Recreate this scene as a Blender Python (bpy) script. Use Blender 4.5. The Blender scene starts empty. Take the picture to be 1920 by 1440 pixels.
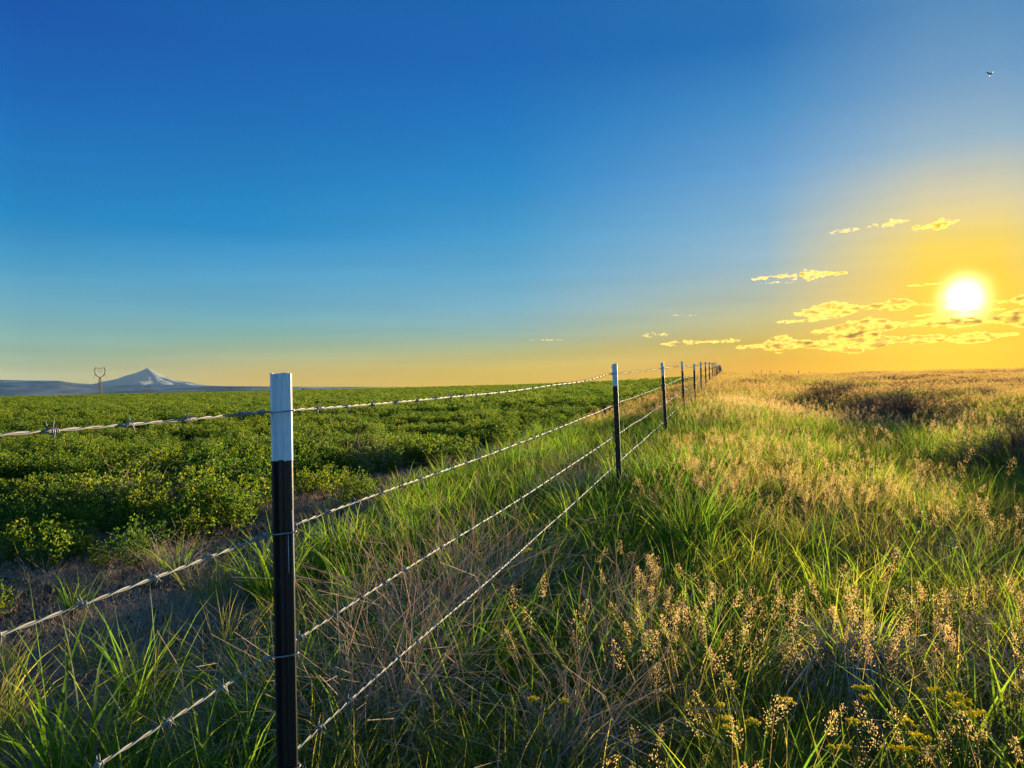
import bpy, bmesh, math, random
import numpy as np
from mathutils import Vector, Matrix

random.seed(7)
rng = np.random.default_rng(11)
R = math.radians
sc = bpy.context.scene
COL = sc.collection

# ------------------------------------------------------------------ camera
EYE = 1.17                      # eye height above the ground beside the first post
FPX = 1400.0                    # focal length in pixels of the 1920 wide photograph
ROLL = R(1.2)
cam_d = bpy.data.cameras.new('camera')
cam = bpy.data.objects.new('camera', cam_d)
COL.objects.link(cam)
cam_d.sensor_width = 36.0
cam_d.lens = 36.0 * FPX / 1920.0
cam_d.clip_start = 0.02
cam_d.clip_end = 300000.0
right = Vector((math.cos(ROLL), 0, -math.sin(ROLL)))
up = Vector((math.sin(ROLL), 0, math.cos(ROLL)))
back = Vector((0, -1, 0))
M = Matrix((right, up, back)).transposed().to_4x4()
M.translation = Vector((0, 0, EYE))
cam.matrix_world = M
sc.camera = cam

# ------------------------------------------------------------------ sun and sky
EXPO = 2.0
SUN_AZ = R(31.3)                # clockwise from +Y
SUN_EL = R(5.1)
sun_dir = Vector((math.sin(SUN_AZ) * math.cos(SUN_EL), math.cos(SUN_AZ) * math.cos(SUN_EL), math.sin(SUN_EL)))
sd = bpy.data.lights.new('sun', 'SUN')
sd.energy = 5.0
sd.angle = R(0.53)
sd.color = (1.0, 0.80, 0.46)
so = bpy.data.objects.new('sun', sd)
COL.objects.link(so)
so.location = (0, 0, 50)
so.rotation_euler = (-sun_dir).to_track_quat('-Z', 'Y').to_euler()

def s2l(c):
    return tuple(((v / 255) / 12.92 if v / 255 <= 0.04045 else ((v / 255 + 0.055) / 1.055) ** 2.4) for v in c)

W = bpy.data.worlds.new('World')
sc.world = W
W.use_nodes = True
nt = W.node_tree
nt.nodes.clear()
N = nt.nodes.new
L = nt.links.new
def wmath(op, a, b=None, c=None, clamp=False):
    n = N('ShaderNodeMath'); n.operation = op; n.use_clamp = clamp
    for i, v in enumerate((a, b, c)):
        if v is None: continue
        if isinstance(v, (int, float)): n.inputs[i].default_value = v
        else: L(v, n.inputs[i])
    return n.outputs[0]
def wramp(fac, stops, interp='LINEAR'):
    n = N('ShaderNodeValToRGB'); cr = n.color_ramp; cr.interpolation = interp
    while len(cr.elements) > 1: cr.elements.remove(cr.elements[-1])
    for i, (p, c) in enumerate(stops):
        e = cr.elements[0] if i == 0 else cr.elements.new(p)
        e.position = p; e.color = (*s2l(c), 1)
    L(fac, n.inputs[0])
    return n.outputs[0]
def wmixc(f, a, b, mode='MIX'):
    n = N('ShaderNodeMix'); n.data_type = 'RGBA'; n.blend_type = mode
    for s, v in ((n.inputs[0], f), (n.inputs[6], a), (n.inputs[7], b)):
        if isinstance(v, (int, float)): s.default_value = v
        elif isinstance(v, tuple): s.default_value = (*v, 1)
        else: L(v, s)
    return n.outputs[2]
tc = N('ShaderNodeTexCoord')
sep = N('ShaderNodeSeparateXYZ'); L(tc.outputs['Generated'], sep.inputs[0])
elev = wmath('ARCSINE', sep.outputs[2])                       # radians
e01 = wmath('DIVIDE', wmath('ADD', elev, R(4)), R(94), clamp=True)   # -4 deg .. 90 deg
def ep(deg): return (deg + 4) / 94
dotn = N('ShaderNodeVectorMath'); dotn.operation = 'DOT_PRODUCT'
L(tc.outputs['Generated'], dotn.inputs[0]); dotn.inputs[1].default_value = sun_dir
ang = wmath('MULTIPLY', wmath('ARCCOSINE', wmath('MINIMUM', dotn.outputs['Value'], 1.0)), 57.29578)   # degrees from the sun
az = wmath('ARCTAN2', sep.outputs[0], sep.outputs[1])
daz = wmath('MULTIPLY', wmath('ABSOLUTE', wmath('SUBTRACT', az, SUN_AZ)), 57.29578)
# the colours a clear evening sky runs through from the horizon up, towards the sun and farther and farther from it; the unseen zenith and sky behind are brightened to lift shadows
SKY_ELEV = [-4, 0, 1.2, 2.5, 4, 6, 8.5, 11.5, 15, 19, 23.5, 29, 38, 60, 90]
SKY_DAZ = [2, 12.4, 31.3, 50.2, 64, 100]
#SKYTAB
SKY_TAB = [
    [(0.9823, 0.5271, 0.0000), (0.9823, 0.5328, 0.0005), (0.9823, 0.5433, 0.0015), (0.9823, 0.5546, 0.0026), (0.9823, 0.5676, 0.0038), (0.9738, 0.5946, 0.0177), (0.9219, 0.6475, 0.0960), (0.6474, 0.5866, 0.3955), (0.2613, 0.4322, 0.5874), (0.1314, 0.3129, 0.5533), (0.0704, 0.2423, 0.4851), (0.0704, 0.2423, 0.4851), (0.0767, 0.2463, 0.4911), (0.0908, 0.2551, 0.5042), (0.1022, 0.2623, 0.5149)],
    [(0.7852, 0.3730, 0.0000), (0.7852, 0.3730, 0.0000), (0.7406, 0.3764, 0.0000), (0.6115, 0.3986, 0.0184), (0.5191, 0.4636, 0.1883), (0.4022, 0.4626, 0.3792), (0.2679, 0.4462, 0.5703), (0.1788, 0.4046, 0.6173), (0.1013, 0.3247, 0.6245), (0.0381, 0.2482, 0.5557), (0.0000, 0.1509, 0.4630), (0.0116, 0.1500, 0.4125), (0.0297, 0.1724, 0.4330), (0.0696, 0.2218, 0.4781), (0.1022, 0.2623, 0.5149)],
    [(0.6502, 0.3969, 0.0000), (0.6502, 0.3969, 0.0000), (0.5763, 0.4127, 0.0341), (0.4442, 0.4632, 0.2000), (0.2642, 0.4420, 0.4125), (0.1645, 0.3991, 0.5415), (0.0871, 0.3579, 0.5811), (0.0370, 0.3029, 0.5987), (0.0053, 0.2379, 0.5768), (0.0000, 0.1761, 0.5265), (0.0000, 0.1259, 0.4604), (0.0000, 0.1221, 0.4287), (0.0204, 0.1502, 0.4459), (0.0654, 0.2118, 0.4839), (0.1022, 0.2623, 0.5149)],
    [(0.6049, 0.4057, 0.0701), (0.6049, 0.4057, 0.0724), (0.5474, 0.4057, 0.1053), (0.3657, 0.4398, 0.2523), (0.1979, 0.4129, 0.3698), (0.1123, 0.3707, 0.5162), (0.0595, 0.3279, 0.5837), (0.0000, 0.2431, 0.5724), (0.0000, 0.1932, 0.5171), (0.0000, 0.1440, 0.4805), (0.0000, 0.1107, 0.4311), (0.0000, 0.1070, 0.4020), (0.0204, 0.1381, 0.4246), (0.0654, 0.2064, 0.4743), (0.1022, 0.2623, 0.5149)],
    [(0.4442, 0.4426, 0.2439), (0.4442, 0.4426, 0.2439), (0.4250, 0.4426, 0.2582), (0.2707, 0.4034, 0.2935), (0.1961, 0.4099, 0.4052), (0.1178, 0.3756, 0.5107), (0.0437, 0.3073, 0.5535), (0.0000, 0.2184, 0.5304), (0.0000, 0.1754, 0.5101), (0.0000, 0.1234, 0.4650), (0.0000, 0.0859, 0.4094), (0.0000, 0.1022, 0.4020), (0.0204, 0.1342, 0.4246), (0.0654, 0.2046, 0.4743), (0.1022, 0.2623, 0.5149)],
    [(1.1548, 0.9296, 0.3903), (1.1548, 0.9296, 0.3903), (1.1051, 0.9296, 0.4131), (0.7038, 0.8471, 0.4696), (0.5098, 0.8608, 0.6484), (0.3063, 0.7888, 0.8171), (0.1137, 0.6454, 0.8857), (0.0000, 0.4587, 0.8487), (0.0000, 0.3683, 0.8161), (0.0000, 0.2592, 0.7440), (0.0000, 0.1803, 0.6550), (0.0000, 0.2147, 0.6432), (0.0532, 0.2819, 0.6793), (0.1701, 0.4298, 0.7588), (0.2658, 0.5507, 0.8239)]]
#ENDTAB
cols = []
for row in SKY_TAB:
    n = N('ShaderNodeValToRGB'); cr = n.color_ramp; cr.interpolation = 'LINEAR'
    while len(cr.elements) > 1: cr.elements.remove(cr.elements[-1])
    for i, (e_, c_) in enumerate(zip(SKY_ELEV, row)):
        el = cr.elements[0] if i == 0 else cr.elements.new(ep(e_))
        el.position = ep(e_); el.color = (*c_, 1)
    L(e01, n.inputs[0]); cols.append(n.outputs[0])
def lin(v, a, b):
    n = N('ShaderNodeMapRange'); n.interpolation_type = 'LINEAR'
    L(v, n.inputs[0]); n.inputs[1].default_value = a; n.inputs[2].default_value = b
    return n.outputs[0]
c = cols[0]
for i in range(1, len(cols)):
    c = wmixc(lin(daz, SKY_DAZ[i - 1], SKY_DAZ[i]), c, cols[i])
stm = N('ShaderNodeMapping'); stm.inputs['Scale'].default_value = (1.6, 1.6, 26); stm.inputs['Rotation'].default_value = (0, R(-3), 0)
L(tc.outputs['Generated'], stm.inputs['Vector'])
stn = N('ShaderNodeTexNoise'); stn.inputs['Scale'].default_value = 2.2; stn.inputs['Detail'].default_value = 4
L(stm.outputs[0], stn.inputs['Vector'])
stf = wmath('MULTIPLY', wmath('SUBTRACT', stn.outputs[0], .5), wmath('MULTIPLY', lin(elev, R(24), R(3)), .28))
stv = N('ShaderNodeVectorMath'); stv.operation = 'SCALE'; L(c, stv.inputs[0]); L(wmath('ADD', 1.0, stf), stv.inputs[3]); c = stv.outputs[0]
# the aureole round the sun and its overexposed disc
g1 = wmath('POWER', 2.718, wmath('MULTIPLY', ang, -1 / 4.2))
c = wmixc(wmath('MULTIPLY', g1, 0.45, clamp=True), c, s2l((255, 225, 8)))
gm = N('ShaderNodeMapping'); gm.inputs['Scale'].default_value = (6, 6, 24)
L(tc.outputs['Generated'], gm.inputs['Vector'])
gn = N('ShaderNodeTexNoise'); gn.inputs['Scale'].default_value = 1.0; gn.inputs['Detail'].default_value = 3
L(gm.outputs[0], gn.inputs['Vector'])
ang = wmath('MULTIPLY', ang, wmath('ADD', .72, wmath('MULTIPLY', gn.outputs[0], .62)))
g2 = wmath('POWER', 2.718, wmath('MULTIPLY', wmath('POWER', wmath('DIVIDE', ang, 0.98), 2.0), -1.0))
glow = wmath('MULTIPLY', g2, 6.0)
gcol = N('ShaderNodeVectorMath'); gcol.operation = 'SCALE'
gcol.inputs[0].default_value = (1.0, 0.90, 0.42); L(glow, gcol.inputs[3])
c = wmixc(1.0, c, gcol.outputs[0], 'ADD')
sky = N('ShaderNodeTexSky'); sky.sky_type = 'NISHITA'; sky.sun_disc = False
sky.sun_elevation = SUN_EL; sky.sun_rotation = SUN_AZ
sky.air_density = 1.0; sky.dust_density = 0.6; sky.ozone_density = 2.0
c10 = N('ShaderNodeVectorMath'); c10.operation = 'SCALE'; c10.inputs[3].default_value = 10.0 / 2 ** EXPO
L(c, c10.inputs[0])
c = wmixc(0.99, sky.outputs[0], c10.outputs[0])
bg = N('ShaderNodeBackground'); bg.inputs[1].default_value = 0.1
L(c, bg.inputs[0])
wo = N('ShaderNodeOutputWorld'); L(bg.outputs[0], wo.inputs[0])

sc.view_settings.view_transform = 'Standard'
sc.view_settings.look = 'None'
sc.view_settings.exposure = EXPO
sc.view_settings.gamma = 1.0
sc.view_settings.use_curve_mapping = False
sc.render.engine = 'CYCLES'
sc.cycles.max_bounces = 6
sc.cycles.diffuse_bounces = 4
sc.cycles.transmission_bounces = 4
sc.cycles.volume_bounces = 2
sc.cycles.use_denoising = True
sc.cycles.denoiser = 'OPENIMAGEDENOISE'
sc.cycles.denoising_prefilter = 'NONE'
sc.cycles.denoising_input_passes = 'RGB_ALBEDO_NORMAL'
sc.cycles.use_adaptive_sampling = False
sc.cycles.sample_clamp_indirect = 6.0

# ------------------------------------------------------------------ helpers
def P(px, py, z):
    """a pixel of the 1920x1440 photograph at depth z -> world"""
    u, v = px - 960.0, 720.0 - py
    u2 = u * math.cos(ROLL) + v * math.sin(ROLL)
    v2 = -u * math.sin(ROLL) + v * math.cos(ROLL)
    return Vector((u2 / FPX * z, z, EYE + v2 / FPX * z))

def link(o, parent=None):
    COL.objects.link(o)
    if parent is not None: o.parent = parent
    return o

def mesh_obj(name, V, F, mats, parent=None, smooth_=False, midx=None, attr=None):
    me = make_mesh(name, V, F, mats, smooth_, midx, attr)
    return link(bpy.data.objects.new(name, me), parent)

def make_mesh(name, V, F, mats, smooth_=False, midx=None, attr=None):
    me = bpy.data.meshes.new(name)
    me.from_pydata([tuple(v) for v in V] if not isinstance(V, np.ndarray) else V.tolist(), [], F.tolist() if isinstance(F, np.ndarray) else F)
    for m in (mats if isinstance(mats, (list, tuple)) else [mats]): me.materials.append(m)
    if smooth_: me.polygons.foreach_set('use_smooth', [True] * len(me.polygons))
    if midx is not None: me.polygons.foreach_set('material_index', np.asarray(midx, dtype=np.int32))
    if attr is not None:
        a = me.attributes.new('tint', 'FLOAT', 'POINT'); a.data.foreach_set('value', np.asarray(attr, dtype=np.float32))
    me.update()
    return me

def tag(o, label=None, cat=None, group=None, kind=None):
    if label: o['label'] = label
    if cat: o['category'] = cat
    if group: o['group'] = group
    if kind: o['kind'] = kind
    return o

def empty(name, loc=(0, 0, 0), rz=0.0):
    o = bpy.data.objects.new(name, None)
    o.empty_display_size = 0.2
    o.location = loc; o.rotation_euler = (0, 0, rz)
    return link(o)

class MB:
    """collects shapes into one mesh"""
    def __init__(s): s.V = []; s.F = []; s.I = []; s.T = []
    def add(s, V, F, mi=0, t=0.5):
        n = len(s.V); s.V += [tuple(v) for v in V]; s.F += [tuple(i + n for i in f) for f in F]; s.I += [mi] * len(F)
        s.T += [t] * len(V) if not isinstance(t, (list, tuple)) else list(t)
    def tube(s, pts, rad, k=6, mi=0, t=0.5, cap=True):
        pts = [Vector(p) for p in pts]
        rad = rad if isinstance(rad, (list, tuple)) else [rad] * len(pts)
        V = []; ref = None
        for i, p in enumerate(pts):
            d = (pts[min(i + 1, len(pts) - 1)] - pts[max(i - 1, 0)])
            if d.length < 1e-9: d = Vector((0, 0, 1))
            d.normalize()
            if ref is None: ref = d.orthogonal().normalized()
            a = (ref - d * ref.dot(d))
            a = a.normalized() if a.length > 1e-6 else d.orthogonal().normalized()
            ref = a; b = d.cross(a)
            for j in range(k):
                th = 2 * math.pi * j / k
                V.append(p + (a * math.cos(th) + b * math.sin(th)) * rad[i])
        F = []
        for i in range(len(pts) - 1):
            for j in range(k):
                F.append((i * k + j, i * k + (j + 1) % k, (i + 1) * k + (j + 1) % k, (i + 1) * k + j))
        if cap:
            F.append(tuple(range(k - 1, -1, -1))); F.append(tuple(range((len(pts) - 1) * k, len(pts) * k)))
        s.add(V, F, mi, t)
    def prism(s, poly, z0, z1, mi=0, t=0.5):
        n = len(poly)
        V = [(x, y, z0) for x, y in poly] + [(x, y, z1) for x, y in poly]
        F = [(i, (i + 1) % n, n + (i + 1) % n, n + i) for i in range(n)] + [tuple(range(n - 1, -1, -1)), tuple(range(n, 2 * n))]
        s.add(V, F, mi, t)
    def obj(s, name, mats, parent=None, smooth_=False):
        return mesh_obj(name, s.V, s.F, mats, parent, smooth_, s.I, s.T)

# value noise used for the lie of the land
_perm = rng.random((64, 64))
def vnoise(x, y):
    x = np.asarray(x, float); y = np.asarray(y, float)
    xi = np.floor(x).astype(int); yi = np.floor(y).astype(int)
    fx = x - xi; fy = y - yi
    fx = fx * fx * (3 - 2 * fx); fy = fy * fy * (3 - 2 * fy)
    g = lambda a, b: _perm[a % 64, b % 64]
    return (g(xi, yi) * (1 - fx) + g(xi + 1, yi) * fx) * (1 - fy) + (g(xi, yi + 1) * (1 - fx) + g(xi + 1, yi + 1) * fx) * fy
def fbm(x, y, o=4):
    s = 0; a = 1; t = 0
    for i in range(o):
        s = s + a * (vnoise(x * 2 ** i + 17.3 * i, y * 2 ** i + 5.1 * i) - .5); t += a; a *= .5
    return s / t * 2

# ------------------------------------------------------------------ materials
def new_mat(name):
    m = bpy.data.materials.new(name); m.use_nodes = True
    m.node_tree.nodes.clear()
    return m, m.node_tree
def ramp_node(t, fac, stops):
    n = t.nodes.new('ShaderNodeValToRGB'); cr = n.color_ramp
    while len(cr.elements) > 1: cr.elements.remove(cr.elements[-1])
    for i, (p, c) in enumerate(stops):
        e = cr.elements[0] if i == 0 else cr.elements.new(p)
        e.position = p; e.color = (*c, 1)
    t.links.new(fac, n.inputs[0])
    return n.outputs[0]

def leaf_mat(name, stops, trans=0.45, tcol=1.6, rough=0.6, rnd=0.35, patch=0.0, spec=0.12):
    """foliage: tint per blade + per plant, translucent so that it glows against the sun"""
    m, t = new_mat(name)
    at = t.nodes.new('ShaderNodeAttribute'); at.attribute_name = 'tint'
    oi = t.nodes.new('ShaderNodeObjectInfo')
    a = t.nodes.new('ShaderNodeMath'); a.operation = 'MULTIPLY_ADD'
    t.links.new(oi.outputs['Random'], a.inputs[0]); a.inputs[1].default_value = rnd
    b = t.nodes.new('ShaderNodeMath'); b.operation = 'SUBTRACT'; b.inputs[1].default_value = rnd / 2
    t.links.new(at.outputs['Fac'], b.inputs[0]); t.links.new(b.outputs[0], a.inputs[2])
    fac = a.outputs[0]
    if patch:
        g = t.nodes.new('ShaderNodeNewGeometry')
        nz = t.nodes.new('ShaderNodeTexNoise'); nz.inputs['Scale'].default_value = 0.35; nz.inputs['Detail'].default_value = 3
        t.links.new(g.outputs['Position'], nz.inputs['Vector'])
        k = t.nodes.new('ShaderNodeMath'); k.operation = 'MULTIPLY_ADD'; k.inputs[1].default_value = patch
        t.links.new(nz.outputs[0], k.inputs[0])
        s = t.nodes.new('ShaderNodeMath'); s.operation = 'SUBTRACT'; s.inputs[1].default_value = patch / 2
        t.links.new(fac, s.inputs[0]); t.links.new(s.outputs[0], k.inputs[2]); fac = k.outputs[0]
    col = ramp_node(t, fac, stops)
    p = t.nodes.new('ShaderNodeBsdfPrincipled')
    t.links.new(col, p.inputs['Base Color']); p.inputs['Roughness'].default_value = rough
    p.inputs['Specular IOR Level'].default_value = spec
    tr = t.nodes.new('ShaderNodeBsdfTranslucent')
    sc_ = t.nodes.new('ShaderNodeVectorMath'); sc_.operation = 'MULTIPLY'
    sc_.inputs[1].default_value = (tcol * 1.1, tcol, tcol * 0.55)
    t.links.new(col, sc_.inputs[0]); t.links.new(sc_.outputs[0], tr.inputs['Color'])
    mx = t.nodes.new('ShaderNodeMixShader'); mx.inputs[0].default_value = trans
    t.links.new(p.outputs[0], mx.inputs[1]); t.links.new(tr.outputs[0], mx.inputs[2])
    o = t.nodes.new('ShaderNodeOutputMaterial'); t.links.new(mx.outputs[0], o.inputs[0])
    return m

MAT_GREEN = leaf_mat('green_grass', [(0, (.022, .060, .012)), (.4, (.05, .105, .013)), (.75, (.105, .15, .016)), (1, (.20, .19, .03))], .55, 2.7, patch=.5)
MAT_OLIVE = leaf_mat('olive_grass', [(0, (.045, .07, .015)), (.35, (.09, .115, .02)), (.7, (.15, .16, .03)), (1, (.28, .24, .07))], .5, 2.4, patch=.6)
MAT_TAN = leaf_mat('tan_grass', [(0, (.18, .12, .06)), (.5, (.32, .22, .11)), (1, (.46, .33, .18))], .45, 1.35, rough=.9, spec=0)
MAT_SEED = leaf_mat('seed_heads', [(0, (.27, .18, .11)), (.5, (.46, .33, .21)), (1, (.60, .46, .31))], .5, 1.3, rough=.7)
MAT_CHEAT = leaf_mat('cheatgrass', [(0, (.22, .12, .07)), (.5, (.38, .215, .125)), (1, (.50, .32, .19))], .5, 1.3, rough=.7, patch=.5)
MAT_DEAD = leaf_mat('dead_stalks', [(0, (.24, .185, .165)), (.5, (.38, .29, .235)), (1, (.46, .36, .26))], .25, 1.2, rough=.95, spec=0)
MAT_STRAW = leaf_mat('bleached_straw', [(0, (.30, .235, .20)), (.5, (.46, .36, .28)), (1, (.60, .47, .34))], .35, 1.2, rough=.95, spec=0)
MAT_ALFA = leaf_mat('alfalfa_leaves', [(0, (.012, .042, .010)), (.4, (.033, .080, .011)), (.75, (.085, .122, .012)), (1, (.15, .16, .02))], .48, 2.15, patch=.4)
MAT_ASTEM = leaf_mat('alfalfa_stems', [(0, (.04, .07, .02)), (1, (.10, .12, .04))], .2, 1.3)
MAT_YELLOW = leaf_mat('yellow_umbels', [(0, (.55, .48, .02)), (1, (.8, .72, .05))], .5, 1.2, rough=.7)
MAT_UMBLEAF = leaf_mat('umbel_leaves', [(0, (.035, .09, .015)), (1, (.10, .16, .025))], .45, 1.8)
MAT_SHRUB = leaf_mat('dark_shrub', [(0, (.08, .058, .058)), (.5, (.16, .115, .10)), (1, (.30, .20, .14))], .35, 1.2, rough=.8)
MAT_SHOOT = leaf_mat('dry_seedlings', [(0, (.20, .145, .13)), (.5, (.38, .27, .225)), (1, (.55, .40, .32))], .3, 1.2, rough=.9, spec=.05)
MAT_SPROUT = leaf_mat('grey_green_seedlings', [(0, (.03, .05, .03)), (1, (.08, .11, .06))], .3, 1.3)

def principled(name, col, rough=.6, metal=0.0, bump=None, noise=None):
    m, t = new_mat(name)
    p = t.nodes.new('ShaderNodeBsdfPrincipled')
    p.inputs['Base Color'].default_value = (*col, 1); p.inputs['Roughness'].default_value = rough; p.inputs['Metallic'].default_value = metal
    tc_ = t.nodes.new('ShaderNodeTexCoord')
    if noise:
        sc_, c2, lo, hi = noise
        nz = t.nodes.new('ShaderNodeTexNoise'); nz.inputs['Scale'].default_value = sc_; nz.inputs['Detail'].default_value = 5
        t.links.new(tc_.outputs['Object'], nz.inputs['Vector'])
        t.links.new(ramp_node(t, nz.outputs[0], [(lo, col), (hi, c2)]), p.inputs['Base Color'])
    if bump:
        nz = t.nodes.new('ShaderNodeTexNoise'); nz.inputs['Scale'].default_value = bump[0]; nz.inputs['Detail'].default_value = 4
        t.links.new(tc_.outputs['Object'], nz.inputs['Vector'])
        b = t.nodes.new('ShaderNodeBump'); b.inputs['Strength'].default_value = bump[1]; b.inputs['Distance'].default_value = bump[2]
        t.links.new(nz.outputs[0], b.inputs['Height']); t.links.new(b.outputs[0], p.inputs['Normal'])
    o = t.nodes.new('ShaderNodeOutputMaterial'); t.links.new(p.outputs[0], o.inputs[0])
    return m

MAT_BLACK = principled('black_post_paint', (.010, .010, .012), .45, 0, (90, .25, .002), (22, (.05, .032, .025), .62, .8))
MAT_WHITE = principled('white_post_paint', (.56, .68, .77), .55, 0, (60, .3, .002), (1.0, (.26, .31, .35), .53, .74))
for n_ in [n_ for n_ in MAT_WHITE.node_tree.nodes if n_.type == 'TEX_NOISE'][:1]:
    t_ = MAT_WHITE.node_tree; mp_ = t_.nodes.new('ShaderNodeMapping'); mp_.inputs['Scale'].default_value = (95, 95, 15)
    tx_ = [q for q in t_.nodes if q.type == 'TEX_COORD'][0]
    t_.links.new(tx_.outputs['Object'], mp_.inputs['Vector']); t_.links.new(mp_.outputs[0], n_.inputs['Vector'])
MAT_WIRE = principled('galvanised_wire', (.23, .225, .215), .7, .1, (300, .2, .0005), (40, (.12, .075, .05), .5, .75))
MAT_DRIP = principled('dried_paint_drip', (.42, .42, .42), .7)
MAT_PYLON = principled('weathered_steel', (.05, .05, .05), .8)
MAT_WOODPOST = principled('old_wood', (.10, .075, .05), .85, 0, (30, .4, .01))

# ground: bare soil, purple brown, paler crumbs
def ground_mat():
    m, t = new_mat('soil')
    g = t.nodes.new('ShaderNodeNewGeometry')
    n1 = t.nodes.new('ShaderNodeTexNoise'); n1.inputs['Scale'].default_value = 1.3; n1.inputs['Detail'].default_value = 8; n1.inputs['Roughness'].default_value = .65
    t.links.new(g.outputs['Position'], n1.inputs['Vector'])
    n2 = t.nodes.new('ShaderNodeTexNoise'); n2.inputs['Scale'].default_value = 45; n2.inputs['Detail'].default_value = 5; n2.inputs['Roughness'].default_value = .7
    t.links.new(g.outputs['Position'], n2.inputs['Vector'])
    c1 = ramp_node(t, n1.outputs[0], [(.3, (.11, .070, .050)), (.55, (.20, .130, .092)), (.75, (.28, .20, .145))])
    c2 = ramp_node(t, n2.outputs[0], [(.35, (.5, .5, .5)), (.6, (1, 1, 1)), (.72, (1.5, 1.4, 1.3))])
    mx = t.nodes.new('ShaderNodeMix'); mx.data_type = 'RGBA'; mx.blend_type = 'MULTIPLY'; mx.inputs[0].default_value = 1
    t.links.new(c1, mx.inputs[6]); t.links.new(c2, mx.inputs[7])
    p = t.nodes.new('ShaderNodeBsdfPrincipled'); p.inputs['Roughness'].default_value = .95
    p.inputs['Specular IOR Level'].default_value = .1
    t.links.new(mx.outputs[2], p.inputs['Base Color'])
    b = t.nodes.new('ShaderNodeBump'); b.inputs['Strength'].default_value = .8; b.inputs['Distance'].default_value = .02
    t.links.new(n2.outputs[0], b.inputs['Height']); t.links.new(b.outputs[0], p.inputs['Normal'])
    o = t.nodes.new('ShaderNodeOutputMaterial'); t.links.new(p.outputs[0], o.inputs[0])
    return m
MAT_SOIL = ground_mat()

def hill_mat():
    m, t = new_mat('far_hillside')
    g = t.nodes.new('ShaderNodeNewGeometry')
    mp = t.nodes.new('ShaderNodeMapping'); mp.inputs['Scale'].default_value = (.0009, .0004, .006); mp.inputs['Rotation'].default_value = (0, .05, .4)
    t.links.new(g.outputs['Position'], mp.inputs['Vector'])
    n1 = t.nodes.new('ShaderNodeTexNoise'); n1.inputs['Scale'].default_value = 1.2; n1.inputs['Detail'].default_value = 4
    t.links.new(mp.outputs[0], n1.inputs['Vector'])
    col = ramp_node(t, n1.outputs[0], [(.38, (.16, .19, .17)), (.46, (.28, .27, .23)), (.52, (.46, .38, .32)), (.56, (.24, .24, .21)), (.64, (.55, .45, .37))])
    p = t.nodes.new('ShaderNodeBsdfPrincipled'); p.inputs['Roughness'].default_value = 1
    p.inputs['Specular IOR Level'].default_value = 0
    t.links.new(col, p.inputs['Base Color'])
    o = t.nodes.new('ShaderNodeOutputMaterial'); t.links.new(p.outputs[0], o.inputs[0])
    return m
MAT_HILL = hill_mat()
def mountain_mat():
    m, t = new_mat('rock_and_snow')
    g = t.nodes.new('ShaderNodeNewGeometry')
    sp = t.nodes.new('ShaderNodeSeparateXYZ'); t.links.new(g.outputs['Position'], sp.inputs[0])
    n1 = t.nodes.new('ShaderNodeTexNoise'); n1.inputs['Scale'].default_value = .004; n1.inputs['Detail'].default_value = 6
    t.links.new(g.outputs['Position'], n1.inputs['Vector'])
    a = t.nodes.new('ShaderNodeMath'); a.operation = 'MULTIPLY_ADD'; a.inputs[1].default_value = .0009
    t.links.new(sp.outputs[2], a.inputs[0]); t.links.new(n1.outputs[0], a.inputs[2])
    col = ramp_node(t, a.outputs[0], [(.75, (.19, .225, .225)), (1.2, (.20, .235, .235)), (1.32, (.23, .26, .27))])
    p = t.nodes.new('ShaderNodeBsdfPrincipled'); p.inputs['Roughness'].default_value = .9
    t.links.new(col, p.inputs['Base Color'])
    o = t.nodes.new('ShaderNodeOutputMaterial'); t.links.new(p.outputs[0], o.inputs[0])
    return m
MAT_MOUNT = mountain_mat()

# ------------------------------------------------------------------ lie of the land
FX0, FY0 = -0.44, 1.40                       # first post
FDX, FDY = math.sin(R(16.2)), math.cos(R(16.2))
def fence_lat(x, y):
    """distance to the right of the fence line"""
    return (x - FX0) * FDY - (y - FY0) * FDX
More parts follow.
